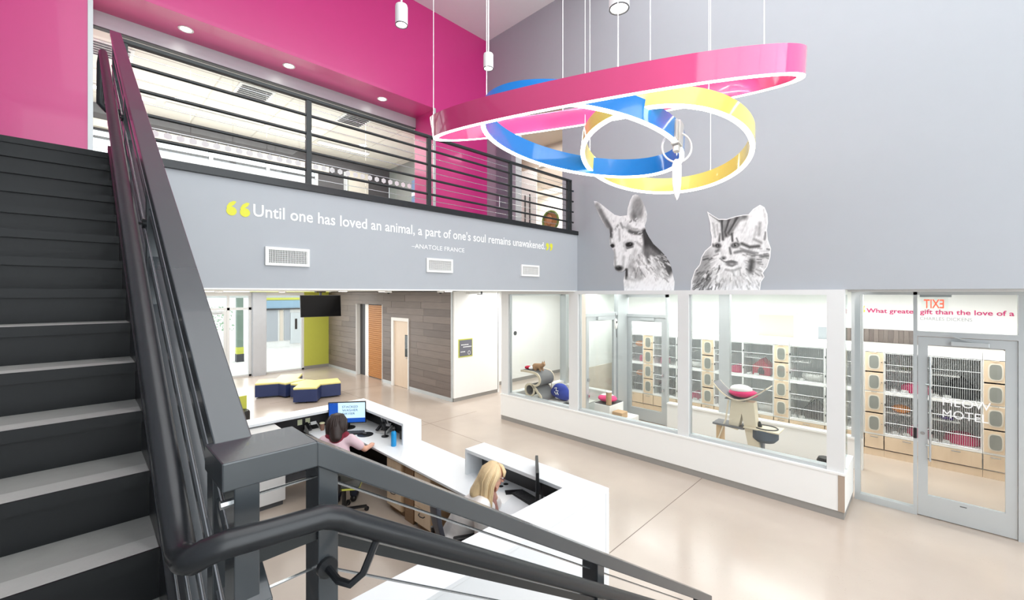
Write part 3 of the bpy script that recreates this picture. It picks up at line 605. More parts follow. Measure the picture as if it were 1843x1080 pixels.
catm += [('l', [(1345, 392), (1350, 455)], 14, .22, .8), ('l', [(1238, 392), (1234, 455)], 14, .30, .8), ('l', [(1300, 440), (1300, 520)], 30, .93, .9), ('l', [(1385, 430), (1398, 460)], 10, .4, .9), ('e', 1205, 340, 50, 110, -6, .84, .8), ('l', [(1132, 202), (1240, 282)], 14, .34, .8), ('l', [(1180, 300), (1200, 420)], 12, .66, .9), ('l', [(1215, 310), (1225, 400)], 10, .7, .9),
        ('e', 1560, 270, 90, 130, 20, .96, .6), ('l', [(1590, 300), (1580, 400)], 26, .62, .9), ('l', [(1560, 330), (1540, 420)], 20, .72, .9), ('l', [(1640, 380), (1630, 440)], 16, .45, .9), ('l', [(1470, 300), (1430, 380)], 12, .8, .9), ('l', [(1620, 180), (1640, 300)], 10, .8, .9),
        ('e', 1500, 440, 80, 50, 10, .84, .9), ('e', 1222, 495, 42, 34, 10, .32, .7), ('e', 1224, 497, 32, 22, 6, .06, .6), ('e', 1228, 497, 20, 15, 0, .60, .7), ('e', 1229, 496, 10, 14, 0, .03, .7), ('e', 1375, 490, 60, 40, -6, .40, .8), ('e', 1375, 492, 48, 27, -8, .06, .6), ('e', 1375, 493, 33, 21, 0, .68, .7), ('e', 1372, 491, 16, 18, 0, .03, .7), ('e', 1380, 484, 5, 4, 0, .97, .9),
        ('l', [(1325, 515), (1335, 565)], 16, .32, .9), ('l', [(1432, 478), (1500, 508), (1580, 500)], 22, .28, .8), ('l', [(1420, 520), (1500, 545), (1570, 560)], 14, .55, .9), ('l', [(1370, 556), (1440, 540), (1540, 566)], 20, .45, .8), ('l', [(1540, 440), (1600, 470)], 20, .55, .9), ('l', [(1210, 545), (1235, 530)], 24, .40, .9), ('l', [(1185, 500), (1176, 484)], 16, .3, .9), ('l', [(1250, 530), (1262, 580)], 18, .80, .9),
        ('e', 1320, 620, 90, 46, 0, .93, .9), ('e', 1272, 602, 34, 22, 0, .34, .8), ('e', 1272, 610, 14, 8, 0, .1, .9), ('l', [(1240, 608), (1272, 632), (1296, 640)], 9, .40, .9), ('l', [(1296, 638), (1340, 628), (1390, 640)], 12, .45, .9), ('e', 1342, 654, 66, 36, 4, .26, .6), ('e', 1345, 656, 46, 20, 4, .60, .8), ('l', [(1300, 684), (1350, 692), (1390, 672)], 14, .95, .8), ('l', [(1290, 706), (1350, 716), (1420, 690)], 16, .62, .9), ('e', 1420, 610, 60, 40, 0, .96, .9),
        ('l', [(1520, 630), (1508, 710)], 44, .26, .9), ('l', [(1600, 590), (1660, 585)], 26, .40, .9), ('l', [(1180, 600), (1230, 590)], 8, .95, .9), ('l', [(1160, 640), (1230, 610)], 6, .95, .9), ('l', [(1170, 690), (1240, 620)], 6, .95, .9)]
decal('kitten_picture', 'black and white tabby kitten picture with white outline on the grey wall', CAT, lambda u, v: .90, catm, border=10)
# ---------------------------------------------------------------- grey wood clad wall under the gallery
XG = 7.13
ww = setting('wall_wood', 'wall clad in horizontal grey wood planks under the gallery')
OPEN = [(11.43, 12.40, 0, 2.18), (13.02, 14.93, 0, 2.57)]            # door, slatted doorway (y0, y1, z0, z1)
for y0, y1, z0, z1 in ((9.30, 11.43, 0, HW), (11.43, 12.40, 2.15, HW), (12.40, 13.02, 0, HW), (13.02, 14.93, 2.57, HW), (14.93, 17.4, 0, HW)): box('backing', DKGREY, ww, XG+.012, XG+.14, y0, y1, z0, z1)
RH = .2
for r in range(15):
    z0 = .10+RH*r; z1 = min(z0+RH-.005, HW-.002)
    if z1-z0 < .03: continue
    y = 9.285-random.uniform(0, 1.2)
    while y < 17.4:
        ye = y+random.uniform(1.3, 2.2); a, b = max(y, 9.285), min(ye, 17.4)-.004; segs = [(a, b)]
        for o0, o1, oz0, oz1 in OPEN:
            if z0 < oz1-.02:
                ns = []
                for s0, s1 in segs:
                    if s1 <= o0 or s0 >= o1: ns.append((s0, s1))
                    else:
                        if s0 < o0: ns.append((s0, o0))
                        if s1 > o1: ns.append((o1, s1))
                segs = ns
        pr_ = random.uniform(0, .005)
        for o0, o1, oz0, oz1 in OPEN:                      # short pieces closing the row over an opening
            if z0 < oz1-.02 and oz1 < z1-.01:
                u0, u1 = max(a, o0), min(b, o1)
                if u1-u0 > .05: box('plank', random.choice(GWOODS), ww, XG-pr_, XG+.012, u0, u1, oz1+.002, z1)
        for s0, s1 in segs:
            if s1-s0 > .05: box('plank', random.choice(GWOODS), ww, XG-pr_, XG+.012, s0, s1, z0, z1)
        y = ye
for y0, y1 in ((9.3, 11.40), (12.43, 12.99), (14.96, 17.4)): box('baseboard', ALU, ww, XG-.006, XG+.012, y0, y1, 0, .10)
for y in (9.27,): box('corner_guard', ALU, ww, XG-.016, XG+.03, y-.012, y+.03, 0, HW)
for y in (13.02, 14.90): box('opening_guard', WHITE, ww, XG-.012, XG+.14, y-.0, y+.03, 0, 2.57)
# slatted cedar screen in the wide opening
sd = setting('door_2', 'warm cedar slatted screen filling the wall opening', (XG, 14, 0))
box('side_jamb', WHITE, sd, XG+.13, XG+.16, 14.25, 14.50, 0, 2.57); box('dark_reveal', DKGREY, sd, XG+.15, XG+.17, 14.5, 14.93, 0, 2.57)
for k in range(36): MB().obox((XG+.135, 13.64, .06+k*.07), (.012, 0, .004), (0, .60, 0), (-.006, 0, .030)).build('slat', CEDAR, sd)
box('screen_back', DKGREY, sd, XG+.16, XG+.17, 13.03, 14.25, 0, 2.57)
# pale wood door
d = setting('door_3', 'pale wood door with a narrow vision panel', (XG, 11.9, 0))
m = MB(); m.box(XG-.03, XG+.14, 11.40, 11.44, 0, 2.18); m.box(XG-.03, XG+.14, 12.30, 12.42, 0, 2.18); m.box(XG-.03, XG+.14, 11.44, 12.30, 2.08, 2.18); m.build('frame', WHITE, d)
lf = box('leaf', PALEDOOR, d, XG+.02, XG+.07, 11.44, 12.30, .01, 2.08)
box('vision_panel', DKGREY, lf, XG+.012, XG+.03, 11.50, 11.66, .98, 1.66); box('vision_glass', GLS2, lf, XG+.008, XG+.013, 11.51, 11.65, 1.0, 1.64)
MB().tube([(XG+.02, 11.52, .95), (XG-.03, 11.52, .95), (XG-.03, 11.62, .95)], .009, 8).build('handle', STEEL, lf, smooth=True)
# white block with the small sign
wb = setting('wall_white', 'white wall at the mouth of the corridor beside the cat room')
box('wall_face', WHITE, wb, XG+.02, 8.8, 9.20, 9.26, .1, HW); box('baseboard', BASEG, wb, XG+.03, 8.8, 9.215, 9.25, 0, .1)
box('wall_face', WHITE, wb, 8.8, 14.5, 9.9, 10.0, .11, HW); box('baseboard', BASEG, wb, 8.8, 14.5, 9.905, 9.95, 0, .11); box('wall_return', WHITE, wb, 8.78, 8.84, 9.2, 9.95, 0, HW)
box('end_wall', WHITE, wb, 14.4, 14.5, 5.2, 9.9, 0, HW)
MB().cyl((10.25, 9.885, 1.62), (10.25, 9.9, 1.62), .07, n=20).build('door_stop_disc', DKGREY, wb, smooth=True)
sg = thing('wall_sign', 'small grey room sign with a lime border on the white wall', 'sign', (7.54, 9.19, 1.2))
box('border', LIME, sg, 7.296, 7.79, 9.188, 9.2, 1.19, 1.69); box('panel', M('sign_grey', (112, 112, 122), .6), sg, 7.325, 7.765, 9.182, 9.19, 1.22, 1.66)
for z, a, b in ((1.53, 7.38, 7.62), (1.47, 7.45, 7.72), (1.34, 7.36, 7.5)):
    m = MB(); x = a
    while x < b: l = random.uniform(.025, .05); m.box(x, x+l, 9.180, 9.183, z-.012, z+.012); x += l+.012
    m.build('text_line', PRINTW, sg)
MB().tube([(7.66+.04*math.cos(2*PI*i/16), 9.18, 1.30+.05*math.sin(2*PI*i/16)) for i in range(16)], .006, 6, closed=True).build('paw_symbol', PRINTW, sg)
# lime wall and entry glazing
lw = setting('wall_lime', 'lime green end wall below the television'); box('wall_face', LIME, lw, 6.18, XG+.02, 17.36, 17.5, .12, HW); box('baseboard', BASEG, lw, 6.18, XG, 17.355, 17.37, 0, .12)
EY = 17.4
we = setting('window_3', 'entry glazing with white frames beside the glass doors')
box('column', M('column_grey', (196, 199, 205), .6), we, 4.38, 4.80, EY-.25, EY+.1, 0, HW)
box('header', WHITE, we, -1.5, 6.18, EY-.04, EY+.08, 2.86, HW)
for x in (2.0, 2.85, 3.68, 4.34, 4.83, 6.14): box('mullion', WFRAME, we, x-.04, x+.04, EY-.03, EY+.08, 0, 2.86)
box('transom', WFRAME, we, -1.5, 4.38, EY-.03, EY+.08, 2.36, 2.45); box('sill', WFRAME, we, 3.7, 4.38, EY-.03, EY+.08, 0, .06); box('sill', WFRAME, we, 4.8, 6.18, EY-.03, EY+.08, 0, .06)
for a, b, z0, z1 in ((3.72, 4.34, .06, 2.36), (3.72, 4.34, 2.45, 2.86), (4.87, 6.1, .06, 2.86), (2.89, 3.64, 2.45, 2.86), (2.04, 2.81, 2.45, 2.86), (-1.5, 1.96, .06, 2.36)): box('pane', GLS, we, a, b, EY+.02, EY+.03, z0, z1)
dd = setting('door_4', 'white framed glass entry door half hidden by the stair rail')
m = MB(); x0, x1 = 2.89, 3.64; m.box(x0, x0+.09, EY-.01, EY+.04, .02, 2.34); m.box(x1-.09, x1, EY-.01, EY+.04, .02, 2.34); m.box(x0+.09, x1-.09, EY-.01, EY+.04, 2.23, 2.34); m.box(x0+.09, x1-.09, EY-.01, EY+.04, .02, .25); m.build('leaf_frame', WFRAME, dd)
box('pane', GLS, dd, x0+.09, x1-.09, EY+.01, EY+.02, .25, 2.23); MB().cyl((x0+.12, EY-.06, .9), (x0+.12, EY-.06, 1.4), .014, n=8).build('pull_bar', STEEL, dd); box('closer', ALU, dd, 3.2, 3.5, EY-.06, EY-.01, 2.26, 2.31)
for i, (x, y) in enumerate(((2.9, 14.8), (4.6, 14.8), (6.0, 11.0), (4.0, 9.0), (6.2, 8.2))):
    v = thing('flat_downlight', ('disc downlight near the entry door', 'disc downlight above the yellow bench', 'disc downlight before the pale wood door', 'disc downlight over the back of the desk', 'disc downlight before the white wall')[i], 'light', (x, y, HW), 'disc downlights under the gallery')
    MB().cyl((x, y, HW-.006), (x, y, HW+.02), .11, n=20).build('trim_ring', WHITE, v, smooth=True); MB().cyl((x, y, HW-.012), (x, y, HW-.005), .085, n=20).build('lens', LAMPGLOW, v, smooth=True)
for i, (x, y) in enumerate(((5.3, 9.4), (6.7, 9.2))):
    pd = thing('ceiling_device', ('small dome camera under the gallery near the wood wall corner', 'small black sensor under the gallery near the cat room')[i], 'camera', (x, y, HW))
    box('base', WHITE, pd, x-.06, x+.06, y-.06, y+.06, HW-.03, HW+.02); MB().ell((x, y, HW-.03), .04, .04, .035).build('lens', BLACK, pd, smooth=True)
pj = thing('ceiling_speaker', 'flat grey unit with black end hanging above the white wall', 'device', (7.6, 8.9, HW-.1)); box('body', WFRAME, pj, 7.35, 7.75, 8.8, 8.95, HW-.07, HW); box('end_cap', BLACK, pj, 7.75, 7.82, 8.8, 8.95, HW-.09, HW)
# television on a ceiling arm
TVC = Vector((5.7, 14.5, 2.53)); tvx = Vector((.93, -.10, 0)).normalized(); tvn = Vector((-.1, -.99, 0)).normalized(); tvx = Vector((-tvn.y, tvn.x, 0))
tv = thing('television', 'large black flat television hung from the ceiling before the lime wall', 'television', tuple(TVC))
tvu = (Vector((0, 0, 1))-tvn*.10).normalized()
MB().obox(TVC, tvx*.64, tvn*.025, tvu*.36).build('casing', M('tv_casing', (22, 22, 24), .35), tv, bev=.006)
MB().obox(TVC+tvn*.026, tvx*.625, tvn*.002, tvu*.345).build('screen', M('tv_screen', (10, 10, 12), .22, spec=.15), tv)
MB().bar(TVC-tvn*.05, TVC-tvn*.05+Vector((0, 0, .47)), .06, .06, (1, 0, 0)).build('ceiling_arm', DKGREY, tv)
box('mount_plate', DKGREY, tv, TVC.x-.15, TVC.x+.15, TVC.y-.03, TVC.y+.15, HW-.02, HW+.02)
# ---------------------------------------------------------------- navy bench modules with yellow tops
def bench(label, c, tips, w_):
    b = thing('bench_module', label, 'bench', (c[0], c[1], 0), 'bench modules in the entry'); c = Vector((c[0], c[1])); poly = []
    T = [Vector(t) for t in tips]; n = len(T); order = sorted(range(n), key=lambda i: math.atan2(T[i].y-c.y, T[i].x-c.x)); T = [T[i] for i in order]
    for i, t in enumerate(T):
        d = (t-c).normalized(); p = Vector((-d.y, d.x)); poly += [t-p*w_, t+p*w_]
        t2 = T[(i+1) % n]; d2 = (t2-c).normalized(); p2 = Vector((-d2.y, d2.x))
        den = d.x*d2.y-d.y*d2.x; A = c+p*w_; B = c-p2*w_
        if abs(den) > .05: k = ((B-A).x*d2.y-(B-A).y*d2.x)/den; poly.append(A+d*k)
    MB().prism([(p.x, p.y, .04) for p in poly], (0, 0, .33)).build('body', NAVY, b, bev=.012)
    MB().prism([(p.x, p.y, .37) for p in poly], (0, 0, .06)).build('seat_pad', YSEAT, b, bev=.02)
    for t in T: MB().cyl((t.x*.9+c.x*.1, t.y*.9+c.y*.1, 0), (t.x*.9+c.x*.1, t.y*.9+c.y*.1, .05), .025, n=8).build('foot', BLACK, b)
bench('three armed navy bench with yellow top nearest the window', (4.27, 13.45), ((3.60, 13.74), (4.70, 14.24), (4.40, 13.02)), .31)
bench('three armed navy bench with yellow top nearest the reception desk', (4.66, 12.52), ((4.28, 11.95), (5.37, 12.32), (4.45, 12.93)), .30)
yc = thing('lime_stool', 'lime green stool back showing beside the stair rail', 'stool', (2.52, 10.7, 0)); MB().lathe((2.48, 10.7, 0), [(.0, .02), (.17, .02), (.19, .06), (.19, .36), (.17, .40), (0, .40)], 20).build('seat', BLACK, yc, smooth=True)
MB().prism([(2.35+.30*i/6, 10.86-.03*math.sin(PI*i/6), .34) for i in range(7)]+[(2.65-.30*i/6, 10.90-.03*math.sin(PI*(6-i)/6), .34) for i in range(7)], (0, 0, .34)).build('backrest', LIME, yc)
# ---------------------------------------------------------------- outside the entry glazing
bd = thing('building_across', 'white building wing across the forecourt with grey windows and a lime band', 'building', (8, 27, -.04))
BW = M('exterior_white', (236, 236, 234), .7); box('wall', BW, bd, 6.6, 11.5, 26.0, 26.6, -.04, 3.3)
box('lime_band', M('exterior_lime', (206, 210, 96), .6), bd, 6.5, 11.5, 25.9, 26.05, 2.58, 3.4); box('blue_fascia', M('exterior_blue', (150, 182, 204), .5), bd, 6.5, 11.5, 25.92, 26.02, 2.12, 2.56)
for a, b, mt in ((7.2, 7.85, GREY), (7.95, 8.12, BEIGE), (8.18, 8.48, GREY)): w_ = box('window', mt, bd, a, b, 25.96, 26.02, .30, 2.02)
w_ = box('door', M('exterior_door', (206, 212, 214), .5), bd, 8.5, 9.1, 25.95, 26.02, .1, 1.85); box('vision_panel', BLACK, w_, 8.74, 8.86, 25.94, 25.96, .9, 1.5)
box('canopy_edge', DKGREY, bd, 6.5, 11.5, 25.85, 25.95, 2.04, 2.10)
pc = thing('porch_column', 'slim grey and lime porch column outside the glass', 'column', (5.0, 21.6, -.04)); box('shaft', M('porch_green', (120, 140, 128), .6), pc, 4.88, 5.12, 21.5, 21.75, .5, 2.75); box('lime_collar', LIME, pc, 4.87, 5.13, 21.49, 21.76, .30, .6); box('plinth', DKGREY, pc, 4.86, 5.14, 21.48, 21.77, -.04, .3)
box('porch_beam', M('porch_beam', (200, 206, 204), .6), pc, 3.0, 9.5, 21.5, 21.75, 2.75, 3.0)
GRN = M('leaf_green', (150, 178, 150), .7, var=.3)
tr = thing('small_tree', 'small pale green tree outside the entry', 'tree', (4.6, 24.5, -.04)); MB().cyl((4.6, 24.5, -.04), (4.65, 24.5, 1.4), .06, .03, 8).build('trunk', DKGREY, tr, smooth=True)
m = MB()
for k in range(260):
    th_, ph, rr_ = random.uniform(0, 2*PI), random.uniform(-1, 1), random.uniform(.3, .8); p = Vector((4.65+rr_*math.cos(th_), 24.5+rr_*math.sin(th_), 1.7+.6*ph)); a = Vector((random.uniform(-1, 1), random.uniform(-1, 1), random.uniform(-1, 1))).normalized()*.07; b = a.orthogonal().normalized()*.04
    m.add([p-a, p+b, p+a, p-b], [(0, 1, 2, 3)])
m.build('foliage', GRN, tr, kind='stuff')
# ---------------------------------------------------------------- cat room front: low wall, frames and panes
wc = setting('wall_low', 'low white wall under the cat room windows')
box('wall_face', WHITE, wc, 6.975, 7.20, .79, 7.21, .10, .575); box('wall_cap', WHITE, wc, 6.965, 7.22, .78, 7.22, .575, .60)
box('wall_return', WHITE, wc, 7.20, 7.86, .79, .95, .10, .60); box('baseboard', BASEG, wc, 6.985, 7.20, .80, 7.20, 0, .10); box('baseboard', BASEG, wc, 7.2, 7.86, .80, .94, 0, .10)
box('wood_edge_strip', M('edge_oak', (176, 158, 142), .5), wc, 6.970, 6.976, .79, .86, .10, .57)
box('wall_return', WHITE, wc, 7.20, 9.2, 7.02, 7.2, 0, .60)
wn = setting('window_4', 'three large white framed windows into the cat room')
FX0, FX1 = 7.0, 7.14
for y0, y1 in ((6.99, 7.21), (5.02, 5.24), (2.82, 3.0), (.80, .985)): box('post', WFRAME, wn, FX0, FX1, y0, y1, .60, HW)
for y0, y1 in ((5.24, 6.99), (3.0, 5.02), (.985, 2.82)):
    box('head', WFRAME, wn, FX0, FX1, y0, y1, 2.93, HW); box('sill', ALU, wn, FX0+.02, FX1, y0, y1, .60, .645); box('bead', ALU, wn, FX0+.04, FX1-.04, y1-.02, y1, .645, 2.93)
    box('pane', GLS, wn, 7.065, 7.075, y0, y1-.02, .645, 2.93)
box('end_pane', GLS2, wn, 7.14, 7.86, .86, .87, .60, 2.93); box('end_edge', BLACK, wn, 7.14, 7.17, .85, .88, .60, 2.93)
# ---------------------------------------------------------------- storefront with the lettered door
sf = setting('window_5', 'aluminium sidelight and transom beside the lettered glass door')
SX0, SX1 = 7.83, 7.93
box('jamb', ALU, sf, SX0, SX1, .712, .775, 0, HW); box('mullion', ALU, sf, SX0, SX1, .122, .161, 0, HW-.03); box('jamb', ALU, sf, SX0, SX1, -.80, -.75, 0, HW-.03)
box('head', ALU, sf, SX0, SX1, -.75, .712, 2.93, HW-.03); box('transom_bar', ALU, sf, SX0, SX1, -.75, .122, 2.385, 2.45); box('sill', ALU, sf, SX0, SX1, .161, .712, 0, .09)
box('pane', GLS, sf, 7.875, 7.885, .161, .712, .09, 2.93); box('pane', GLS, sf, 7.875, 7.885, -.75, .122, 2.45, 2.93)
box('lock_box', BLACK, sf, SX0-.02, SX0, .125, .158, 1.02, 1.16, bev=.008)
dr = setting('door_5', 'aluminium framed glass door lettered for the cat motel')
DX0, DX1 = 7.845, 7.895
for a in ((.021, .117), (-.745, -.65)): box('stile', ALU, dr, DX0, DX1, a[0], a[1], .012, 2.377)
box('top_rail', ALU, dr, DX0, DX1, -.65, .021, 2.27, 2.377); box('bottom_rail', ALU, dr, DX0, DX1, -.65, .021, .012, .29)
box('pane', GLS, dr, 7.866, 7.874, -.65, .021, .29, 2.27)
LT = M('door_lettering', (252, 252, 252), .6)
letters(text_mesh('lettering', 'MEOW', LT, dr, (7.862, -.115, 1.50), (0, -1, 0), (0, 0, 1), .42, .105, 0)); letters(text_mesh('lettering', 'MOTEL', LT, dr, (7.862, -.115, 1.345), (0, -1, 0), (0, 0, 1), .40, .105, 0))
MB().cyl((7.82, .0, .75), (7.82, .0, 2.12), .012, n=10).build('pull_bar', STEEL, dr, smooth=True)
for z in (.95, 1.75): MB().cyl((7.82, .0, z), (7.845, .04, z), .010, n=8).build('pull_standoff', STEEL, dr)
MB().cyl((7.838, .07, 1.1), (7.85, .07, 1.1), .022, n=14).build('lock_cylinder', STEEL, dr, smooth=True)
cl = box('closer_body', ALU, dr, 7.80, 7.845, -.52, -.19, 2.28, 2.335, bev=.006); MB().bar((7.79, -.36, 2.35), (7.80, -.20, 2.40), .03, .012).build('closer_arm', ALU, cl); box('kick_label', DKGREY, dr, 7.843, 7.846, -.33, -.27, .24, .25)
ex = thing('acrylic_exit_sign', 'clear exit sign behind the transom, its red letters reading backwards', 'sign', (7.97, -.03, 2.9))
box('mount', ALU, ex, 7.945, 8.0, -.20, .10, 2.90, 2.965); box('acrylic_sheet', GLS, ex, 7.966, 7.972, -.17, .08, 2.70, 2.90)
letters(text_mesh('lettering', 'EXIT', M('exit_orange', (238, 96, 66), .5, emit=1.2), ex, (7.96, -.13, 2.755), (0, 1, 0), (0, 0, 1), .19, .115, .015))
# ---------------------------------------------------------------- partitions inside the cat room
ip = setting('wall_inner', 'glazed inner partition with a low white wall inside the cat room')
IX = 9.15
for y0, y1 in ((.8, 4.16), (5.2, 7.1)):
    box('low_wall', WHITE, ip, IX, IX+.12, y0, y1, 0, .50); box('ledge', WHITE, ip, IX-.03, IX+.14, y0, y1, .50, .53)
for y0, y1 in ((2.87, 3.07), (.8, .95), (6.95, 7.15)): box('post', ALU, ip, IX, IX+.12, y0, y1, .53, HW)
for y0, y1 in ((.95, 2.87), (3.07, 4.16), (5.2, 6.95)): box('pane', GLS, ip, IX+.05, IX+.06, y0, y1, .53, HW)
box('head', ALU, ip, IX, IX+.1, 4.16, 5.2, 2.86, HW); box('transom_bar', ALU, ip, IX, IX+.1, 4.2, 5.15, 2.40, 2.47); box('transom_pane', GLS, ip, IX+.05, IX+.06, 4.2, 5.15, 2.47, 2.86)
for y0, y1 in ((4.16, 4.2), (5.15, 5.24)): box('jamb', ALU, ip, IX, IX+.1, y0, y1, 0, HW)
box('partition_low', BEIGE, ip, 7.2, 7.45, 5.14, 5.22, 0, HW); box('partition_post', ALU, ip, 8.74, 9.15, 5.14, 5.24, .0, HW)
box('transom_bar', ALU, ip, 7.45, 8.74, 5.15, 5.23, 2.45, 2.52); box('transom_pane', GLS, ip, 7.45, 8.74, 5.185, 5.195, 2.52, 2.93); box('end_partition_head', ALU, ip, 7.14, 9.15, 7.08, 7.16, 2.9, HW)
box('end_partition_pane', GLS, ip, 7.14, 9.15, 7.11, 7.12, .60, 2.9)
box('ward_partition', BEIGE, ip, 9.3, 10.9, 6.4, 6.5, 0, 1.0); box('ward_partition', WHITE, ip, 9.3, 10.9, 6.42, 6.5, 1.0, HW)
def gdoor(name, label, axis, a0, a1, p, z1, mid=None):
    d_ = setting(name, label)
    def bx(n, mt, u0, u1, t0, t1, z0, z1_): return box(n, mt, d_, t0, t1, u0, u1, z0, z1_) if axis == 'y' else box(n, mt, d_, u0, u1, t0, t1, z0, z1_)
    bx('stile', ALU, a0, a0+.10, p-.025, p+.025, .01, z1); bx('stile', ALU, a1-.10, a1, p-.025, p+.025, .01, z1); bx('top_rail', ALU, a0+.1, a1-.1, p-.025, p+.025, z1-.1, z1); bx('bottom_rail', ALU, a0+.1, a1-.1, p-.025, p+.025, .01, .28); bx('pane', GLS, a0+.1, a1-.1, p-.004, p+.004, .28, z1-.1)
    c_ = (a0+a1)/2; bx('closer', ALU, c_-.22, c_+.12, p-.075, p-.025, z1-.075, z1-.01)
    for z in (.78, 1.12): bx('handle', STEEL, a0+.04, a0+.08, p-.06, p-.025, z-.03, z+.03)
    return d_
gdoor('door_6', 'glass door in the inner partition before the cages', 'y', 4.20, 5.15, IX+.05, 2.40)
gdoor('door_7', 'glass door across the play area beside the window post', 'x', 7.50, 8.70, 5.19, 2.45)
bw = setting('wall_ward', 'white rear wall of the cat ward above the cages')
XB_ = 10.95
box('wall_face', WHITE, bw, XB_, XB_+.1, -3.2, 6.4, 0, HW); box('wall_face', WHITE, bw, 7.98, XB_, -3.3, -3.2, 0, HW)
m = MB()
for k in range(60):
    y = -3.1+k*.072
    box('wood_strip', GWOODS[k % 4], bw, XB_-.02-.004*(k % 3), XB_, y, y+.07, 1.9, 2.25)
fr = box('pass_window_frame', WHITE, bw, XB_-.04, XB_, 2.06, 2.86, 1.93, 2.52); box('pass_window_pane', BEIGE, fr, XB_-.045, XB_-.039, 2.12, 2.80, 1.98, 2.47)
fr = box('pass_window_frame', WHITE, bw, XB_-.04, XB_, 1.40, 1.72, 1.93, 2.30); box('pass_window_pane', GREY, fr, XB_-.045, XB_-.039, 1.45, 1.68, 1.98, 2.25)
wt = thing('ward_quotation', 'magenta quotation lettering on the white ward wall behind the transom', 'lettering', (XB_, 0, 2.6))
MG = M('magenta_print', (206, 30, 110), .6); GP_ = M('grey_print', (170, 170, 172), .6)
letters(text_mesh('lettering', 'What greater gift than the love of a cat', MG, wt, (XB_-.006, .90, 2.57), (0, -1, 0), (0, 0, 1), 2.10, .085, .014))
letters(text_mesh('attribution', 'CHARLES DICKENS', GP_, wt, (XB_-.006, .135, 2.455), (0, -1, 0), (0, 0, 1), .66, .062, 0))
m = MB(); m.prism([(XB_-.006, .95+.03*math.cos(t), 2.60+.03*math.sin(t)) for t in [2*PI*i/14 for i in range(14)]], (.003, 0, 0)); m.prism([(XB_-.006, .98, 2.60), (XB_-.006, .96, 2.68), (XB_-.006, .925, 2.71), (XB_-.006, .94, 2.63)], (.003, 0, 0)); m.build('quote_mark', YEL, wt)
# ---------------------------------------------------------------- cat cages
XC, XCB = 10.17, 10.86
CW = M('cage_white', (240, 240, 238), .4); CIN = M('cage_inside_grey', (236, 238, 238), .5); PORT = M('portal_grey', (140, 142, 136), .3); WIRE = M('cage_wire', (214, 217, 219), .35, .4)
ROW = [.402, .778, 1.162, 1.521, 1.887]
def shell(c, y0, y1, zs):
    m = MB(); m.box(XC, XCB, y0, y0+.012, .40, 1.89); m.box(XC, XCB, y1-.012, y1, .40, 1.89); m.box(XC, XCB, y0, y1, 1.885, 2.0); m.box(XC+.03, XCB, y0, y1, .0, .11)
    for z in zs: m.box(XC-.004, XCB, y0, y1, z-.02, z+.02)
    m.build('carcass', CW, c); box('back_panel', CIN, c, XCB-.01, XCB, y0, y1, .4, 1.9)
    dz = box('drawer', MAPLE, c, XC-.01, XC+.02, y0+.006, y1-.006, .14, .375); MB().tube([(XC-.012, (y0+y1)/2-.05, .345), (XC-.03, (y0+y1)/2-.05, .345), (XC-.03, (y0+y1)/2+.05, .345), (XC-.012, (y0+y1)/2+.05, .345)], .007, 6).build('handle', STEEL, dz)
    box('plinth', MAPLE, c, XC, XC+.02, y0, y1, 0, .12)
def portal(y0, label):
    y1 = y0+.272; c = thing('portal_cabinet', label, 'cabinet', (10.5, (y0+y1)/2, 0), 'maple portal cabinets between the cages'); shell(c, y0, y1, (.402, 1.16)); ym = (y0+y1)/2
    for k in range(4):
        z0, z1 = ROW[k]+.012, ROW[k+1]-.012; zm = (z0+z1)/2; hw, hh = .066, .118
        def sup(w_, h_, n=24): return [(ym+w_*math.copysign(abs(math.cos(t))**.55, math.cos(t)), zm+h_*math.copysign(abs(math.sin(t))**.55, math.sin(t))) for t in [2*PI*i/n for i in range(n)]]
        dp = box('portal_door', MAPLE, c, XC-.012, XC+.012, y0+.01, y1-.01, z0, z1, bev=.003)
        rim = MB().prism([(XC-.018, a, b) for a, b in sup(hw+.018, hh+.018)], (.008, 0, 0)).build('portal_rim', M('portal_rim', (222, 214, 200), .5), dp)
        MB().prism([(XC-.021, a, b) for a, b in sup(hw, hh)], (.006, 0, 0)).build('portal_window', PORT, dp)
        MB().cyl((XC-.03, y0+.03, zm), (XC-.012, y0+.03, zm), .008, n=8).build('knob', STEEL, dp)
        if k % 2: MB().tube([(XC-.014, ym-.035, z1+.008), (XC-.03, ym-.035, z1+.008), (XC-.03, ym+.035, z1+.008), (XC-.014, ym+.035, z1+.008)], .005, 6).build('latch', STEEL, dp)
def cage(y0, y1, label):
    c = thing('cat_cage', label, 'cage', (10.5, (y0+y1)/2, 0), 'two tier wire fronted cat cages'); shell(c, y0, y1, (.402, 1.16))
    for k in (0, 1):
        z0, z1 = (.43, 1.13) if k == 0 else (1.19, 1.87); n = 22; m = MB()
        for i in range(n+1):
            y = y0+.02+(y1-y0-.04)*i/n; m.box(XC-.0025, XC+.0025, y-.003, y+.003, z0, z1)
        m.build('wire_bars', WIRE, c)
        m = MB()
        for z in (z0, z0+.2, z0+.48, z1): m.cyl((XC, y0+.015, z), (XC, y1-.015, z), .006, n=6)
        m.build('cross_rods', WIRE, c, smooth=True)
        sh = box('shelf', CW, c, XC+.06, XC+.45, y0+.25, y1-.012, z0+.36, z0+.375); box('latch', WIRE, c, XC-.02, XC-.004, (y0+y1)/2-.05, (y0+y1)/2+.05, z1-.006, z1+.012)
        for z in (z0+.15, z0+.52): box('hinge', DKGREY, c, XC-.012, XC+.004, y1-.022, y1-.006, z-.018, z+.018)
P0 = .593; PER = 1.463
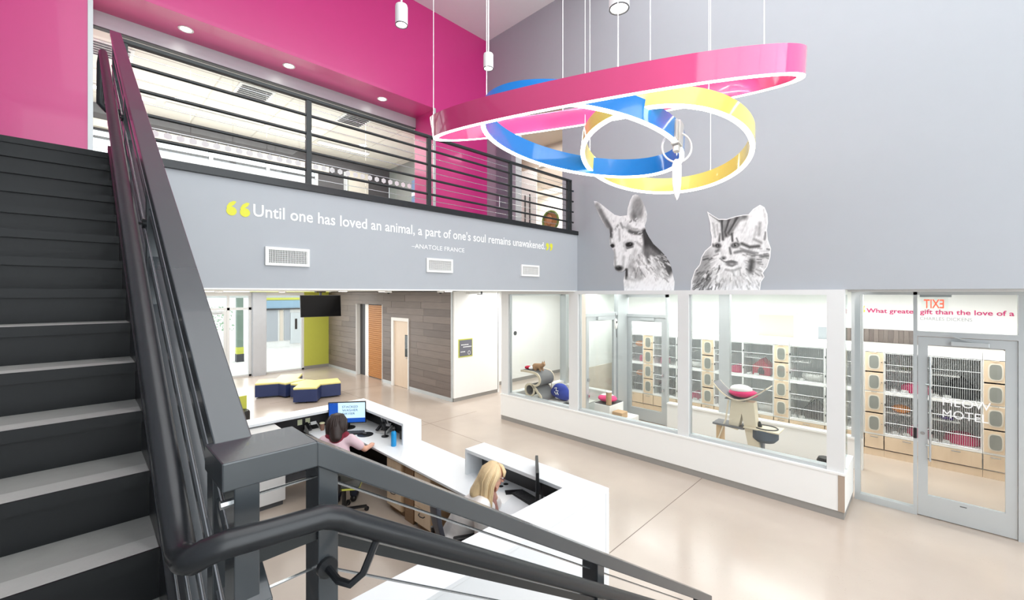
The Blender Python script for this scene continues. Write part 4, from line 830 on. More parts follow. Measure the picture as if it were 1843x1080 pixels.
for k, lb in ((-1, 'maple portal cabinet right of the lettering in the glass door'), (0, 'maple portal cabinet seen through the sidelight'), (1, 'maple portal cabinet above the basket of the cat tree'), (2, 'maple portal cabinet left of the grey inner post'), (3, 'maple portal cabinet seen through the inner glass door')): portal(P0+PER*k if k >= 0 else -.876, lb)
CG = {'A': (-.006, .59, 'cat cage behind the sidelight with an orange cushion'), 'B': (-.60, -.008, 'cat cage behind the door lettering with a long magenta bed'), 'C0': (.868, 1.462, 'cat cage at the window corner post, mostly hidden'), 'C': (1.464, 2.05, 'cat cage with white ring bed above a dark tent, right of the cat tree'), 'D': (2.332, 2.918, 'cat cage with a red cube tent behind the cat tree'), 'E': (2.92, 3.515, 'cat cage with pink beds beside the grey inner post'), 'F': (3.795, 4.388, 'cat cage left of the inner post at the window edge'), 'G': (4.39, 4.978, 'cat cage partly behind the inner glass door stile'), 'H': (5.258, 5.85, 'cat cage with orange cushions at the far left')}
for k, (a, b, lb) in CG.items(): cage(a, b, lb)
zl, zu = .425, 1.185
def bowlpair(y, z, where):
    for s, nm in ((-1, 'right'), (1, 'left')):
        o = MB().lathe((XC+.09, y+s*.07, z), [(.0, .004), (.05, 0), (.055, .01), (.045, .045), (.036, .045), (.03, .02), (0, .015)], 14).build('feeding_bowl', CW, smooth=True); tag(o, '%s of the two white feeding bowls in the %s' % (nm, where), 'bowl', 'feeding bowls in the cages')
def ringbed(y, z, where):
    b = thing('ring_bed', 'fluffy white ring bed in the %s' % where, 'pet bed', (XC+.35, y, z), 'ring beds in the cages')
    MB().tube([(XC+.34+.17*math.cos(2*PI*i/28), y+.17*math.sin(2*PI*i/28), z+.08) for i in range(28)], .06, 10, closed=True).build('bolster', FLEECE, b, smooth=True); MB().lathe((XC+.34, y, z), [(0, .05), (.17, .05), (.18, 0), (0, 0)], 20).build('cushion', FLEECE, b, smooth=True)
def ovalbed(y, z, where, l=.4, mat=MAG, nm='magenta'):
    b = thing('bolster_bed', '%s fleece lined pet bed in the %s' % (nm, where), 'pet bed', (XC+.3, y, z), 'coloured beds in the cages')
    m = MB(); N_ = 32
    for rr_, zz in ((1, .0), (1.05, .05), (1.0, .13), (.86, .13), (.8, .05)):
        for i in range(N_):
            t = 2*PI*i/N_; m.v.append(Vector((XC+.30+.17*rr_*math.cos(t), y+l/2*rr_*math.sin(t), z+zz*(1+.25*math.cos(2*t)))))
    for r_ in range(4):
        for i in range(N_): m.f.append([r_*N_+i, r_*N_+(i+1) % N_, (r_+1)*N_+(i+1) % N_, (r_+1)*N_+i])
    m.build('bolster', mat, b, smooth=True); MB().ell((XC+.3, y, z+.05), .14, l*.42, .05).build('lining', FLEECE, b, smooth=True)
def tent(y, z, where, mat, nm):
    b = thing('cat_tent', '%s cat tent in the %s' % (nm, where), 'pet bed', (XC+.35, y, z), 'tents in the cages'); w_ = .17
    m = MB(); x0, x1 = XC+.16, XC+.52; P = [(x0, y-w_, z), (x0, y-w_, z+.2), (x0, y, z+.36), (x0, y+w_, z+.2), (x0, y+w_, z)]; m.prism(P, (x1-x0, 0, 0)); m.build('shell', mat, b, bev=.012)
    MB().prism([(x0-.004, y+.07*math.cos(PI*i/12), z+.02+.16*math.sin(PI*i/12)) for i in range(13)], (.006, 0, 0)).build('entrance', BLACK, b)
def toy(y, z, where, mat, nm):
    o = MB(); o.ell((XC+.16, y, z+.03), .03, .05, .03); o.ell((XC+.15, y-.07, z+.035), .025, .03, .035); o.cyl((XC+.15, y+.04, z+.03), (XC+.13, y+.10, z+.06), .008, .004, 6)
    o = o.build('cat_toy', mat, smooth=True); tag(o, '%s plush cat toy on the shelf of the %s' % (nm, where), 'toy')
def cushion(y, z, where):
    o = MB().ell((XC+.2, y, z+.07), .12, .13, .075, 18, 10).build('cushion', M('orange_fleece', (240, 140, 40), .9, var=.2, vscale=30, bump=.3), smooth=True); tag(o, 'orange cushion in the %s' % where, 'cushion', 'orange cushions in the cages')
GTENT = M('grey_felt', (84, 84, 88), .9, var=.1, bump=.3); RTENT = M('red_felt', (186, 40, 64), .9, var=.1, bump=.3); BTENT = M('black_felt', (40, 40, 44), .9, var=.1)
A, B_, C_, D_, E_, F_, G_, H_ = [sum(CG[k][:2])/2 for k in ('A', 'B', 'C', 'D', 'E', 'F', 'G', 'H')]
w1 = {k: (lambda kk: ('upper %s' % kk, 'lower %s' % kk))(v) for k, v in {'A': 'cage behind the sidelight', 'B': 'cage behind the door lettering', 'C': 'cage right of the cat tree', 'D': 'cage directly behind the cat tree', 'E': 'cage right of the grey inner post', 'F': 'cage at the middle window edge', 'G': 'cage behind the door stile', 'H': 'cage at the far left'}.items()}
ovalbed(A-.12, zu, w1['A'][0]); bowlpair(A+.10, zu, w1['A'][0]); toy(A+.03, zu+.39, w1['A'][0], M('toy_yellow', (70, 66, 40), .8, var=.4), 'dark striped'); cushion(A+.08, zl+.38, w1['A'][1]); ovalbed(A-.16, zl, w1['A'][1], .32); bowlpair(A+.08, zl, w1['A'][1])
tent(B_-.06, zu, w1['B'][0], BTENT, 'black'); bowlpair(B_+.17, zu, w1['B'][0]); toy(B_+.12, zl+.38, w1['B'][1], M('toy_purple', (80, 50, 130), .8, var=.3), 'purple'); ovalbed(B_-.08, zl, w1['B'][1], .42); bowlpair(B_+.18, zl, w1['B'][1])
ringbed(C_-.09, zu, w1['C'][0]); bowlpair(C_+.16, zu, w1['C'][0]); tent(C_-.09, zl, w1['C'][1], GTENT, 'dark grey'); bowlpair(C_+.16, zl, w1['C'][1])
tent(D_-.02, zu, w1['D'][0], RTENT, 'red'); bowlpair(D_+.12, zu, w1['D'][0]); ringbed(D_-.10, zl, w1['D'][1]); bowlpair(D_+.14, zl, w1['D'][1])
ovalbed(E_-.12, zu, w1['E'][0], .3); ovalbed(E_-.05, zl, w1['E'][1], .3)
ringbed(F_-.1, zu, w1['F'][0]); bowlpair(F_-.18, zl, w1['F'][1]); ovalbed(F_-.08, zl, w1['F'][1], .26)
ovalbed(G_+.12, zu, w1['G'][0], .2); tent(G_+.05, zl, w1['G'][1], GTENT, 'dark grey')
cushion(H_-.12, zu+.38, w1['H'][0]); ovalbed(H_-.18, zu, w1['H'][0], .22); cushion(H_-.14, zl+.38, w1['H'][1]); tent(H_-.12, zl, w1['H'][1], GTENT, 'dark grey')
# ---------------------------------------------------------------- play furniture behind the windows
CARP = M('grey_carpet', (128, 128, 130), .95, var=.12, vscale=60, bump=.4, bscale=200); PLY = M('bent_plywood', (232, 218, 194), .5, var=.03)
def ribbon(profile, x0, x1, th_, z_=None):               # bent sheet following a (y, z) path, extruded along x
    P = [Vector((0, a, b)) for a, b in profile]; up_, dn_ = [], []
    for i, p in enumerate(P):
        d = (P[min(i+1, len(P)-1)]-P[max(i-1, 0)]).normalized(); n_ = Vector((0, -d.z, d.y)); up_.append(p+n_*th_/2); dn_.append(p-n_*th_/2)
    m = MB(); n2 = len(P)
    for x in (x0, x1): m.v += [Vector((x, v.y, v.z)) for v in up_+dn_]
    k = 2*n2
    for i in range(n2-1):
        m.f += [[i, i+1, k+i+1, k+i], [n2+i, k+n2+i, k+n2+i+1, n2+i+1], [i, n2+i, n2+i+1, i+1], [k+i, k+i+1, k+n2+i+1, k+n2+i]]
    m.f += [[0, k, k+n2, n2], [n2-1, 2*n2-1, k+2*n2-1, k+n2-1]]
    return m
ct = thing('cat_tree', 'pale bentwood cat tree with curved perch and grey basket', 'cat tree', (7.7, 2.2, 0))
perch = [(2.62-.80*i/12, 1.44-.24*math.sin(PI*(i/12)**.9)+.02*i/12) for i in range(13)]
ribbon(perch, 7.52, 7.86, .018).build('perch', PLY, ct, smooth=True); ribbon([(a, b+.012) for a, b in perch[:]], 7.54, 7.84, .008).build('perch_carpet', CARP, ct, smooth=True)
box('perch_tab', CARP, ct, 7.54, 7.84, 2.14, 2.44, 1.20, 1.215)
m = MB(); m.prism([(7.60, 2.36, 1.19), (7.60, 2.02, 1.19), (7.60, 1.98, .75), (7.60, 1.86, .05), (7.60, 2.02, .05), (7.60, 2.14, .66), (7.60, 2.20, .98), (7.60, 2.26, .70), (7.60, 2.40, .72)], (.18, 0, 0)); m.build('trunk', PLY, ct, bev=.006)
MB().tube([(7.6, 2.40, 1.17), (7.6, 2.44, .85), (7.6, 2.56, .5), (7.6, 2.62, .3)], .012, 8).build('brace', PLY, ct, smooth=True)
box('low_platform', CARP, ct, 7.56, 7.86, 2.16, 2.64, .735, .765); box('platform_leg', MAPLEV, ct, 7.62, 7.80, 2.52, 2.60, .05, .735); box('base', PLY, ct, 7.5, 7.92, 1.8, 2.66, 0, .05)
m = MB(); m.box(7.54, 7.90, 1.66, 2.16, .775, .795); m.build('basket_shelf', PLY, ct, bev=.004)
MB().tube([(7.72+.14*math.cos(2*PI*i/24), 1.88+.17*math.sin(2*PI*i/24), .80) for i in range(24)], .012, 8, closed=True).build('basket_rim', DKGREY, ct, smooth=True)
MB().lathe((7.72, 1.89, .58), [(0, 0), (.14, .005), (.19, .06), (.19, .20), (.175, .20)], 24).build('basket', M('slate_felt', (92, 100, 110), .9, var=.1), ct, smooth=True); MB().cyl((7.72, 1.96, .8), (7.72, 1.97, .88), .035, .015, 8).build('toy_spring', BLACK, ct)
box('post', M('grey_post', (128, 132, 140), .6), ct, 7.66, 7.76, 1.90, 1.97, .05, .60)
pb = thing('bolster_bed', 'magenta pet bed with white fleece lying on the cat tree perch', 'pet bed', (7.69, 2.16, 1.22))
MB().ell((7.69, 2.20, 1.305), .17, .22, .075, 20, 10).build('bolster', MAG, pb, smooth=True); MB().ell((7.69, 2.23, 1.36), .14, .17, .08, 18, 10).build('lining', FLEECE, pb, smooth=True)
bk = thing('pet_bowl', 'small black bowl at the window corner post', 'bowl', (7.4, 1.05, .60)); MB().lathe((7.40, 1.06, .0), [(.0, .56), (.09, .56), (.08, .50), (.11, .45), (.11, 0), (0, 0)], 18).build('pedestal', WHITE, bk, smooth=True); MB().lathe((7.40, 1.06, .56), [(.06, 0), (.10, .02), (.08, .07), (.0, .08)], 18).build('bowl', BLACK, bk, smooth=True)
# bentwood scroll scratcher, with a kitten on it
PZ = .50
pf = thing('play_platform', 'white carpeted platform behind the first cat room window', 'platform', (7.6, 6.2, 0)); box('box', WHITE, pf, 7.22, 8.3, 5.45, 6.95, 0, PZ-.02); box('carpet', M('pale_carpet', (206, 204, 198), .95, var=.06), pf, 7.22, 8.3, 5.45, 6.95, PZ-.02, PZ)
sc = thing('scroll_scratcher', 'bentwood scroll cat scratcher with grey carpet behind the first window', 'cat scratcher', (7.45, 6.45, PZ))
def arc(cy, cz, r, a0, a1, n=16): return [(cy+r*math.cos(math.radians(a0+(a1-a0)*i/n)), cz+r*math.sin(math.radians(a0+(a1-a0)*i/n))) for i in range(n+1)]
SX_0, SX_1 = 7.33, 7.84
crv = [(6.90, 1.125), (6.80, 1.135), (6.69, 1.135), (6.57, 1.13), (6.46, 1.12), (6.39, 1.10), (6.34, 1.06), (6.312, 1.0), (6.315, .94), (6.345, .89), (6.40, .85), (6.47, .83), (6.54, .835)]
foot = [(6.50, .80), (6.44, .77), (6.40, .72), (6.37, .68), (6.33, .66), (6.29, .62), (6.27, .57), (6.27, .51)]
for x0 in (SX_0, SX_1-.025):
    ribbon(crv, x0, x0+.025, .05).build('side_rail', PLY, sc, smooth=True); ribbon(arc(6.615, .715, .135, 0, 360, 28), x0, x0+.025, .045).build('side_ring', PLY, sc, smooth=True); ribbon(foot, x0, x0+.025, .05).build('side_foot', PLY, sc, smooth=True)
    ribbon([(6.74, .58), (6.64, .535), (6.50, .525), (6.27, .525)], x0, x0+.025, .045).build('side_base', PLY, sc, smooth=True)
ribbon([(a, b+.012) for a, b in crv[:4]]+[(a-.012, b+.004) for a, b in crv[4:9]]+[(a, b-.012) for a, b in crv[9:]], SX_0+.02, SX_1-.02, .02).build('carpet_curve', CARP, sc, smooth=True)
ribbon(arc(6.615, .715, .12, 0, 360, 28), SX_0+.02, SX_1-.02, .02).build('carpet_tunnel', CARP, sc, smooth=True); ribbon([(a-.012, b) for a, b in foot], SX_0+.02, SX_1-.02, .02).build('carpet_foot', CARP, sc, smooth=True)
for z in (.86,): MB().cyl((SX_1-.02, 6.36, .52), (SX_1-.02, 6.36, z), .012, n=8).build('back_strut', PLY, sc, smooth=True)
kt = thing('kitten', 'small tan kitten sitting on top of the scroll scratcher', 'cat', (7.5, 6.42, 1.16))
KD = Vector((.06, .06, -.035))
FUR = M('tan_fur', (176, 138, 104), .9, var=.3, vscale=18, bump=.4)
Rb = Matrix.Rotation(.3, 3, 'Z')
blob('body', FUR, kt, [((7.48, 6.56, 1.27), .075, (7.48, 6.40, 1.29), .07), ((7.48, 6.40, 1.29), .055, (7.46, 6.32, 1.33), .05), ((7.44, 6.40, 1.27), .028, (7.43, 6.36, 1.20), .022), ((7.52, 6.40, 1.27), .028, (7.52, 6.36, 1.20), .022), ((7.43, 6.56, 1.24), .04, (7.42, 6.50, 1.20), .025), ((7.53, 6.56, 1.24), .04, (7.54, 6.50, 1.20), .025), ((7.48, 6.62, 1.25), .022, (7.46, 6.72, 1.20), .015)], [((7.46, 6.30, 1.345), .052, .05, .047), ((7.425, 6.285, 1.33), .024, .024, .02)], .011, 3).location += KD
for s in (-1, 1): MB().cyl((7.46+s*.028, 6.30, 1.375), (7.46+s*.034, 6.295, 1.43), .022, .003, 6).build('ear', FUR, kt, smooth=True).location += KD; MB().ell((7.415, 6.285+s*.02-.005, 1.352), .007, .009, .009).build('eye', BLACK, kt).location += KD
for i, (y, z, mt, nm, l) in enumerate(((6.80, 1.155, M('red_cloth', (196, 34, 66), .8), 'red', .07), (6.68, 1.155, PRINTW, 'white', .06))):
    o = MB().ell((7.48, y, z+.045), .09, l, .04).build('folded_cloth', mt, smooth=True); tag(o, '%s cloth folded on the scratcher ramp' % nm, 'cloth')
bg_ = thing('fabric_tote', 'royal blue fabric bag with white logo behind the first window', 'bag', (7.8, 6.05, PZ))
Rg = Matrix.Rotation(-.35, 3, 'X')
blob('bag_body', M('royal_blue_fabric', (38, 66, 168), .75, var=.1, bump=.2, bscale=30), bg_, [((7.8, 6.22, .66), .12, (7.8, 5.96, .64), .14)], [((7.8, 6.08, .72), .13, .22, .16), ((7.8, 5.98, .62), .14, .18, .12)], .02, 4)
m = MB()
for a, b in (((6.14, .78), (6.08, .80)), ((6.08, .80), (6.10, .73)), ((6.10, .73), (6.03, .73)), ((6.14, .70), (6.09, .64)), ((6.09, .64), (6.06, .70)), ((6.06, .70), (6.03, .64))): m.cyl((7.655, a[0], a[1]), (7.655, b[0], b[1]), .009, n=6)
m.build('logo', PRINTW, bg_)
fd = thing('shallow_dish', 'dark dish at the foot of the blue bag', 'bowl', (7.5, 5.75, PZ)); MB().lathe((7.45, 5.62, PZ), [(0, .01), (.06, 0), (.10, .06), (.09, .06), (.05, .02)], 16).build('dish', BLACK, fd, smooth=True)
# steps with a bed behind the middle window
sp = thing('cat_steps', 'white carpeted step block behind the middle window', 'cat steps', (7.9, 4.8, 0)); box('tall_block', WHITE, sp, 7.70, 8.25, 4.72, 5.10, 0, .62, bev=.01); box('low_block', WHITE, sp, 7.70, 8.25, 4.36, 4.72, 0, .40, bev=.01); box('carpet_top', DKGREY, sp, 7.72, 8.23, 4.73, 5.09, .62, .632)
o = thing('bolster_bed', 'pink pet bed on the white step block behind the middle window', 'pet bed', (7.95, 4.92, .63)); MB().ell((7.95, 4.93, .71), .18, .21, .075, 20, 10).build('bolster', M('hot_pink_plush', (232, 74, 128), .9, var=.1, bump=.3), o, smooth=True); MB().ell((7.98, 4.95, .75), .13, .15, .045).build('lining', FLEECE, o, smooth=True)
o = thing('scratch_post', 'short tan sisal tube standing beside the pink bed', 'scratching post', (7.78, 4.70, .40)); MB().lathe((7.76, 4.78, .632), [(.0, 0), (.055, 0), (.06, .26), (.0, .26)], 18).build('tube', M('sisal', (190, 158, 122), .9, var=.15, stretch=(1, 1, 20)), o, smooth=True); MB().lathe((7.76, 4.78, .892), [(.062, 0), (.062, .015), (.05, .02), (.045, .0)], 18).build('cap', PRINTW, o, smooth=True)
o = MB().box(7.72, 7.95, 4.45, 4.68, .40, .52).build('cardboard_box', M('cardboard', (196, 164, 128), .8), bev=.008); tag(o, 'small tan cardboard scratch box on the low white step', 'box')
o = thing('hanging_mask', 'black and white toy hanging by the play area door', 'toy', (8.6, 5.0, 2.1)); MB().ell((8.55, 5.08, 2.26), .05, .03, .12).build('head', FLEECE, o, smooth=True); MB().cyl((8.55, 5.08, 2.36), (8.55, 5.1, 2.5), .004, n=5).build('string', BLACK, o); MB().ell((8.53, 5.05, 2.3), .02, .01, .03).build('patch', BLACK, o); MB().cyl((8.55, 5.08, 2.15), (8.58, 5.08, 1.95), .006, n=5).build('tail', BLACK, o)
# ---------------------------------------------------------------- reception desk
ZC, ZW = 1.07, .76
rd = thing('reception_desk', 'white U shaped reception desk with raised counters', 'desk', (2.6, 4.7, 0))
box('front_panel', SOLID, rd, 3.55, 3.60, 2.215, 7.25, .0, ZW-.03)                      # lobby side, full length
for y0, y1 in ((2.215, 4.02), (5.42, 7.25)): box('front_panel', SOLID, rd, 3.55, 3.60, y0, y1, ZW-.03, ZC-.04)
box('counter_top', SOLID, rd, 3.29, 3.60, 2.54, 4.02, ZC-.04, ZC, bev=.004); box('counter_end', SOLID, rd, 3.29, 3.55, 3.985, 4.02, ZW, ZC-.04)
box('counter_top', SOLID, rd, 3.29, 3.60, 5.42, 6.93, ZC-.04, ZC, bev=.004); box('counter_end', SOLID, rd, 3.29, 3.55, 5.42, 5.455, ZW, ZC-.04)
box('counter_top', SOLID, rd, .35, 3.60, 6.93, 7.25, ZC-.04, ZC, bev=.004)
box('counter_top', SOLID, rd, .75, 3.60, 2.215, 2.54, ZC-.04, ZC, bev=.004)
box('near_panel', SOLID, rd, .78, 3.55, 2.22, 2.26, 0, ZC-.04); box('near_panel_inner', BLACK, rd, .78, 3.29, 2.48, 2.52, 0, ZC-.04)
box('back_panel', SOLID, rd, .38, 3.55, 7.20, 7.25, 0, ZC-.04)
DKP = M('desk_black_laminate', (34, 33, 36), .4, var=.06)
box('back_lining', DKP, rd, .40, 3.54, 7.18, 7.20, .1, ZC-.045); box('side_lining', DKP, rd, 3.53, 3.55, 5.46, 7.18, ZW, ZC-.045); box('side_lining', M('desk_grey_laminate', (66, 66, 68), .4), rd, 3.53, 3.55, 2.26, 3.98, ZW, ZC-.045); box('under_lining', DKP, rd, 3.52, 3.55, 2.26, 7.18, .0, ZW-.04)
m = MB(); m.prism([(2.95, 2.26, ZW-.03), (3.60, 2.26, ZW-.03), (3.60, 7.18, ZW-.03), (2.55, 7.18, ZW-.03), (2.55, 6.60, ZW-.03), (2.95, 6.16, ZW-.03)], (0, 0, .03)); m.build('worktop', SOLID, rd, bev=.004)
box('inner_plinth', MAPLEV, rd, .5, 3.5, 7.12, 7.18, 0, .09)
def drawers(y0, y1, n, label):
    c = thing('drawer_pedestal', label, 'cabinet', (3.2, (y0+y1)/2, 0), 'maple pedestals under the worktop'); box('carcass', MAPLEV, c, 2.99, 3.5, y0, y1, .07, ZW-.035); box('plinth', wood('oak_dark', (150, 118, 86), (128, 98, 70)), c, 3.03, 3.5, y0, y1, 0, .07)
    h = (ZW-.05-.08)/n
    for k in range(n):
        d_ = box('drawer_front', MAPLE, c, 2.975, 2.99, y0+.006, y1-.006, .08+h*k+.004, .08+h*(k+1)-.004, bev=.002); z = .08+h*(k+.62)
        MB().tube([(2.975, (y0+y1)/2-.06, z+.01), (2.955, (y0+y1)/2-.05, z), (2.948, (y0+y1)/2, z-.004), (2.955, (y0+y1)/2+.05, z), (2.975, (y0+y1)/2+.06, z+.01)], .006, 6).build('handle', BLACK, d_, smooth=True)
drawers(4.96, 5.32, 2, 'two drawer maple pedestal nearer the monitor'); drawers(4.29, 4.64, 3, 'three drawer maple pedestal beside the grey chair')
box('leg_panel', wood('oak_dark', (150, 118, 86), (128, 98, 70)), rd, 3.0, 3.5, 4.70, 4.90, .0, ZW-.035)
# ---------------------------------------------------------------- things on the desk
SCR = M('screen_pale_blue', (196, 226, 244), .25, var=.02, emit=.75); SCB = M('screen_blue', (20, 80, 176), .25, var=.02, emit=.6); SCD = M('screen_ink', (60, 84, 120), .4, var=0); PLA = M('black_plastic', (26, 26, 28), .35, var=.05)
def monitor(label, c, n, w_, h_, lit, tilt=.0):
    n = Vector(n).normalized(); rx = Vector((0, 0, 1)).cross(n); u = (Vector((0, 0, 1))+n*tilt*-1).normalized(); n2 = rx.cross(u); c = Vector(c)
    mo = thing('monitor', label, 'monitor', (c.x, c.y, ZW)); MB().obox(c, rx*w_/2, n2*.016, u*h_/2).build('bezel', PLA, mo, bev=.004); f_ = c+n2*.0165
    MB().obox(f_, rx*(w_/2-.012), n2*.001, u*(h_/2-.014)).build('screen', SCR if lit else M('screen_off', (60, 66, 72), .15), mo)
    if lit:
        def rect(nm, mt, a0, a1, b0, b1): MB().obox(f_+n2*.002+rx*((a0+a1)/2*w_)+u*((b0+b1)/2*h_), rx*(a1-a0)/2*w_, n2*.0006, u*(b1-b0)/2*h_).build(nm, mt, mo)
        rect('screen_header', SCB, -.48, -.24, -.18, .46); rect('screen_footer', SCB, -.48, .48, -.46, -.26)
        for t_, zz in (('STACKED', .22), ('WASHER', .06), ('DRYER', -.10)): text_mesh('screen_text', t_, SCD, mo, f_+n2*.0032+rx*(-.13*w_)+u*(zz*h_), rx, u, .42*w_ if t_ != 'DRYER' else .34*w_, .10*h_, 0, 0)
        for q_ in range(5): rect('screen_logo_dash', PRINTW, -.46+.042*q_, -.43+.042*q_, .39, .43)
    b0 = Vector((c.x, c.y, ZW))-n*.06
    MB().bar(b0+Vector((0, 0, .01)), c-n2*.04-u*.02, .06, .02, n).build('stand_neck', PLA, mo); MB().lathe((b0.x, b0.y, ZW), [(0, 0), (.11, 0), (.11, .012), (0, .018)], 24).build('stand_base', PLA, mo, smooth=True)
monitor('lit monitor showing a blue and white page before the dark haired person', (3.06, 6.72, 1.03), (-.62, -.80, 0), .58, .35, True, -.06)
monitor('dark monitor seen edge on beside the blonde person', (3.33, 2.90, 1.03), (-.67, .74, .0), .46, .32, False, .0)
def keyboard(label, c, d, w_=.44, dp=.15):
    d = Vector(d).normalized(); s_ = Vector((-d.y, d.x, 0)); c = Vector(c); k = thing('keyboard', label, 'keyboard', tuple(c))
    MB().obox(c+Vector((0, 0, .008)), d*w_/2, s_*dp/2, (0, 0, .008)).build('case', PLA, k, bev=.003); m = MB()
    for i in range(15):
        for j in range(5): m.obox(c+d*(-w_/2+.022+i*.0283)+s_*(-dp/2+.022+j*.027)+Vector((0, 0, .019)), d*.011, s_*.010, (0, 0, .004))
    m.build('keys', DKGREY, k)
keyboard('black keyboard in front of the lit monitor', (2.98, 6.48, ZW), (.8, -.62, 0)); keyboard('black keyboard in front of the dark monitor', (3.36, 3.05, ZW), (-.15, -1, 0), .40)
def solid(name, label, cat, mb, mat, **k): return tag(mb.build(name, mat, **k), label, cat)
solid('mouse_pad', 'round black mouse pad beside the lit monitor', 'mouse pad', MB().lathe((3.13, 6.25, ZW), [(0, 0), (.12, 0), (.12, .006), (0, .006)], 28), PLA, smooth=True)
solid('computer_mouse', 'small mouse on the round black pad', 'mouse', MB().ell((3.13, 6.27, ZW+.018), .032, .045, .018), DKGREY, smooth=True)
bt = thing('water_bottle', 'bright blue water bottle with a black cap on the worktop', 'bottle', (3.19, 5.45, ZW)); MB().lathe((3.185, 5.50, ZW), [(0, .002), (.036, 0), (.038, .01), (.038, .17), (.034, .20), (.02, .215), (.018, .225)], 22).build('body', M('bottle_blue', (16, 148, 214), .35, var=.02), bt, smooth=True); MB().lathe((3.185, 5.50, ZW+.22), [(.022, 0), (.022, .03), (.012, .035), (0, .035)], 16).build('cap', PLA, bt, smooth=True); MB().tube([(3.185+.018*math.cos(PI*i/8), 5.50, ZW+.25+.024*math.sin(PI*i/8)) for i in range(9)], .004, 6).build('loop', PLA, bt, smooth=True)
ms = thing('barcode_scanner_stand', 'thin black scanner stand on the worktop', 'stand', (3.3, 5.95, ZW)); MB().lathe((3.30, 5.95, ZW), [(0, 0), (.055, 0), (.055, .012), (.02, .02), (.012, .03)], 18).build('base', PLA, ms, smooth=True); MB().cyl((3.30, 5.95, ZW+.02), (3.31, 5.95, ZW+.30), .010, .007, 8).build('stem', PLA, ms, smooth=True); MB().obox((3.29, 5.97, ZW+.14), (.02, 0, 0), (0, .035, .02), (0, -.01, .03)).build('head', PLA, ms, bev=.005)
def phone(label, c, rot):
    c = Vector(c); T = Matrix.Translation(c) @ Matrix.Rotation(rot, 4, 'Z'); p = thing('desk_phone', label, 'telephone', tuple(c))
    MB(T).prism([(-.10, -.09, 0), (-.10, .09, 0), (-.10, .09, .09), (-.10, -.09, .02)], (.20, 0, 0)).build('base', M('phone_grey', (196, 196, 194), .4), p, bev=.004)
    MB(T).obox((.02, 0, .062), (.05, 0, 0), (0, .05, .0195), (0, -.0015, .004)).build('keypad', PLA, p); MB(T).obox((-.072, 0, .085), (.022, 0, 0), (0, .095, .037), (0, -.004, .012)).build('handset', PLA, p, bev=.006); MB(T).obox((.03, .06, .10), (.045, 0, 0), (0, .018, .02), (0, -.005, .005)).build('display', WFRAME, p)
phone('desk phone leaning under the counter beside the scanner stand', (3.40, 6.16, ZW), -1.1); phone('desk phone under the back counter beside the sticky notes', (2.64, 7.03, ZW), 0)
fh = thing('document_frame', 'small white framed card behind the scanner stand', 'frame', (3.45, 6.25, ZW)); MB().obox((3.46, 6.24, ZW+.13), (.005, 0, .002), (0, .10, 0), (-.03, 0, .10)).build('frame', WFRAME, fh); MB().obox((3.453, 6.24, ZW+.13), (.003, 0, .001), (0, .075, 0), (-.022, 0, .075)).build('card', DKGREY, fh)
solid('small_box', 'black card box beside the blue bottle under the counter', 'box', MB().box(3.40, 3.50, 5.58, 5.70, ZW, ZW+.12), PLA, bev=.004)
cp = thing('drink_cup', 'clear cup of brown drink with a pale lid by the back counter', 'cup', (2.75, 6.92, ZW)); MB().lathe((2.75, 6.95, ZW), [(0, .002), (.030, 0), (.038, .11)], 18).build('cup', M('iced_tea', (140, 104, 86), .3), cp, smooth=True); MB().lathe((2.75, 6.95, ZW+.108), [(.041, 0), (.041, .012), (.03, .018), (0, .018)], 18).build('lid', M('cup_lid', (232, 228, 190), .4), cp, smooth=True)
for i, x in enumerate((2.49, 2.61)): solid('sticky_note', ('pale sticky note on the black back panel, nearer the printer', 'pale sticky note on the black back panel, nearer the monitor')[i], 'sticky note', MB().box(x-.035, x+.035, 7.172, 7.178, .85, .935), M('note_paper', (222, 226, 190), .8))
pm = thing('printer', 'tall white floor printer under the back counter behind the stair post', 'printer', (1.85, 6.7, 0))
PW = M('printer_white', (226, 226, 226), .45, var=.02); box('cabinet', PW, pm, 1.55, 2.05, 6.45, 7.0, .06, .62, bev=.01); box('scanner_unit', PW, pm, 1.58, 2.02, 6.42, 6.98, .66, .98, bev=.012); box('paper_slot', BLACK, pm, 1.60, 2.03, 6.44, 6.98, .62, .66); box('output_tray', PW, pm, 2.0, 2.22, 6.5, 6.85, .69, .71); box('lid', M('printer_lid', (212, 212, 212), .5), pm, 1.60, 2.06, 6.50, 7.02, .98, 1.01, bev=.006); box('side_tray', DKGREY, pm, 2.06, 2.42, 6.5, 6.72, .26, .28); box('control_strip', BLACK, pm, 1.62, 1.98, 6.415, 6.422, .9, .955); box('caster_base', DKGREY, pm, 1.58, 2.02, 6.47, 6.98, 0, .06); box('drawer_label', BLACK, pm, 1.92, 2.0, 6.445, 6.452, .50, .56)
for (nm, lb, ct_, a) in (('notepad', 'black notebook on the worktop before the blonde person', 'notebook', (3.36, 3.27)), ):
    MBx = MB(Matrix.Translation((a[0], a[1], ZW)) @ Matrix.Rotation(-.65, 4, 'Z')); solid(nm, lb, ct_, MBx.box(-.09, .09, -.045, .045, 0, .012), PLA, bev=.002)
solid('paper_sheet', 'white sheet of paper under the blonde person', 'paper', MB(Matrix.Translation((3.17, 3.34, ZW)) @ Matrix.Rotation(.3, 4, 'Z')).box(-.11, .11, -.15, .15, 0, .002), PRINTW)
for i, (x, y) in enumerate(((3.45, 3.48), (3.37, 3.48))): solid('cable_grommet', ('round black cable grommet nearer the counter back', 'round black cable grommet nearer the blonde person')[i], 'grommet', MB().lathe((x, y, ZW), [(0, .003), (.026, .003), (.03, 0)], 18), PLA, smooth=True)
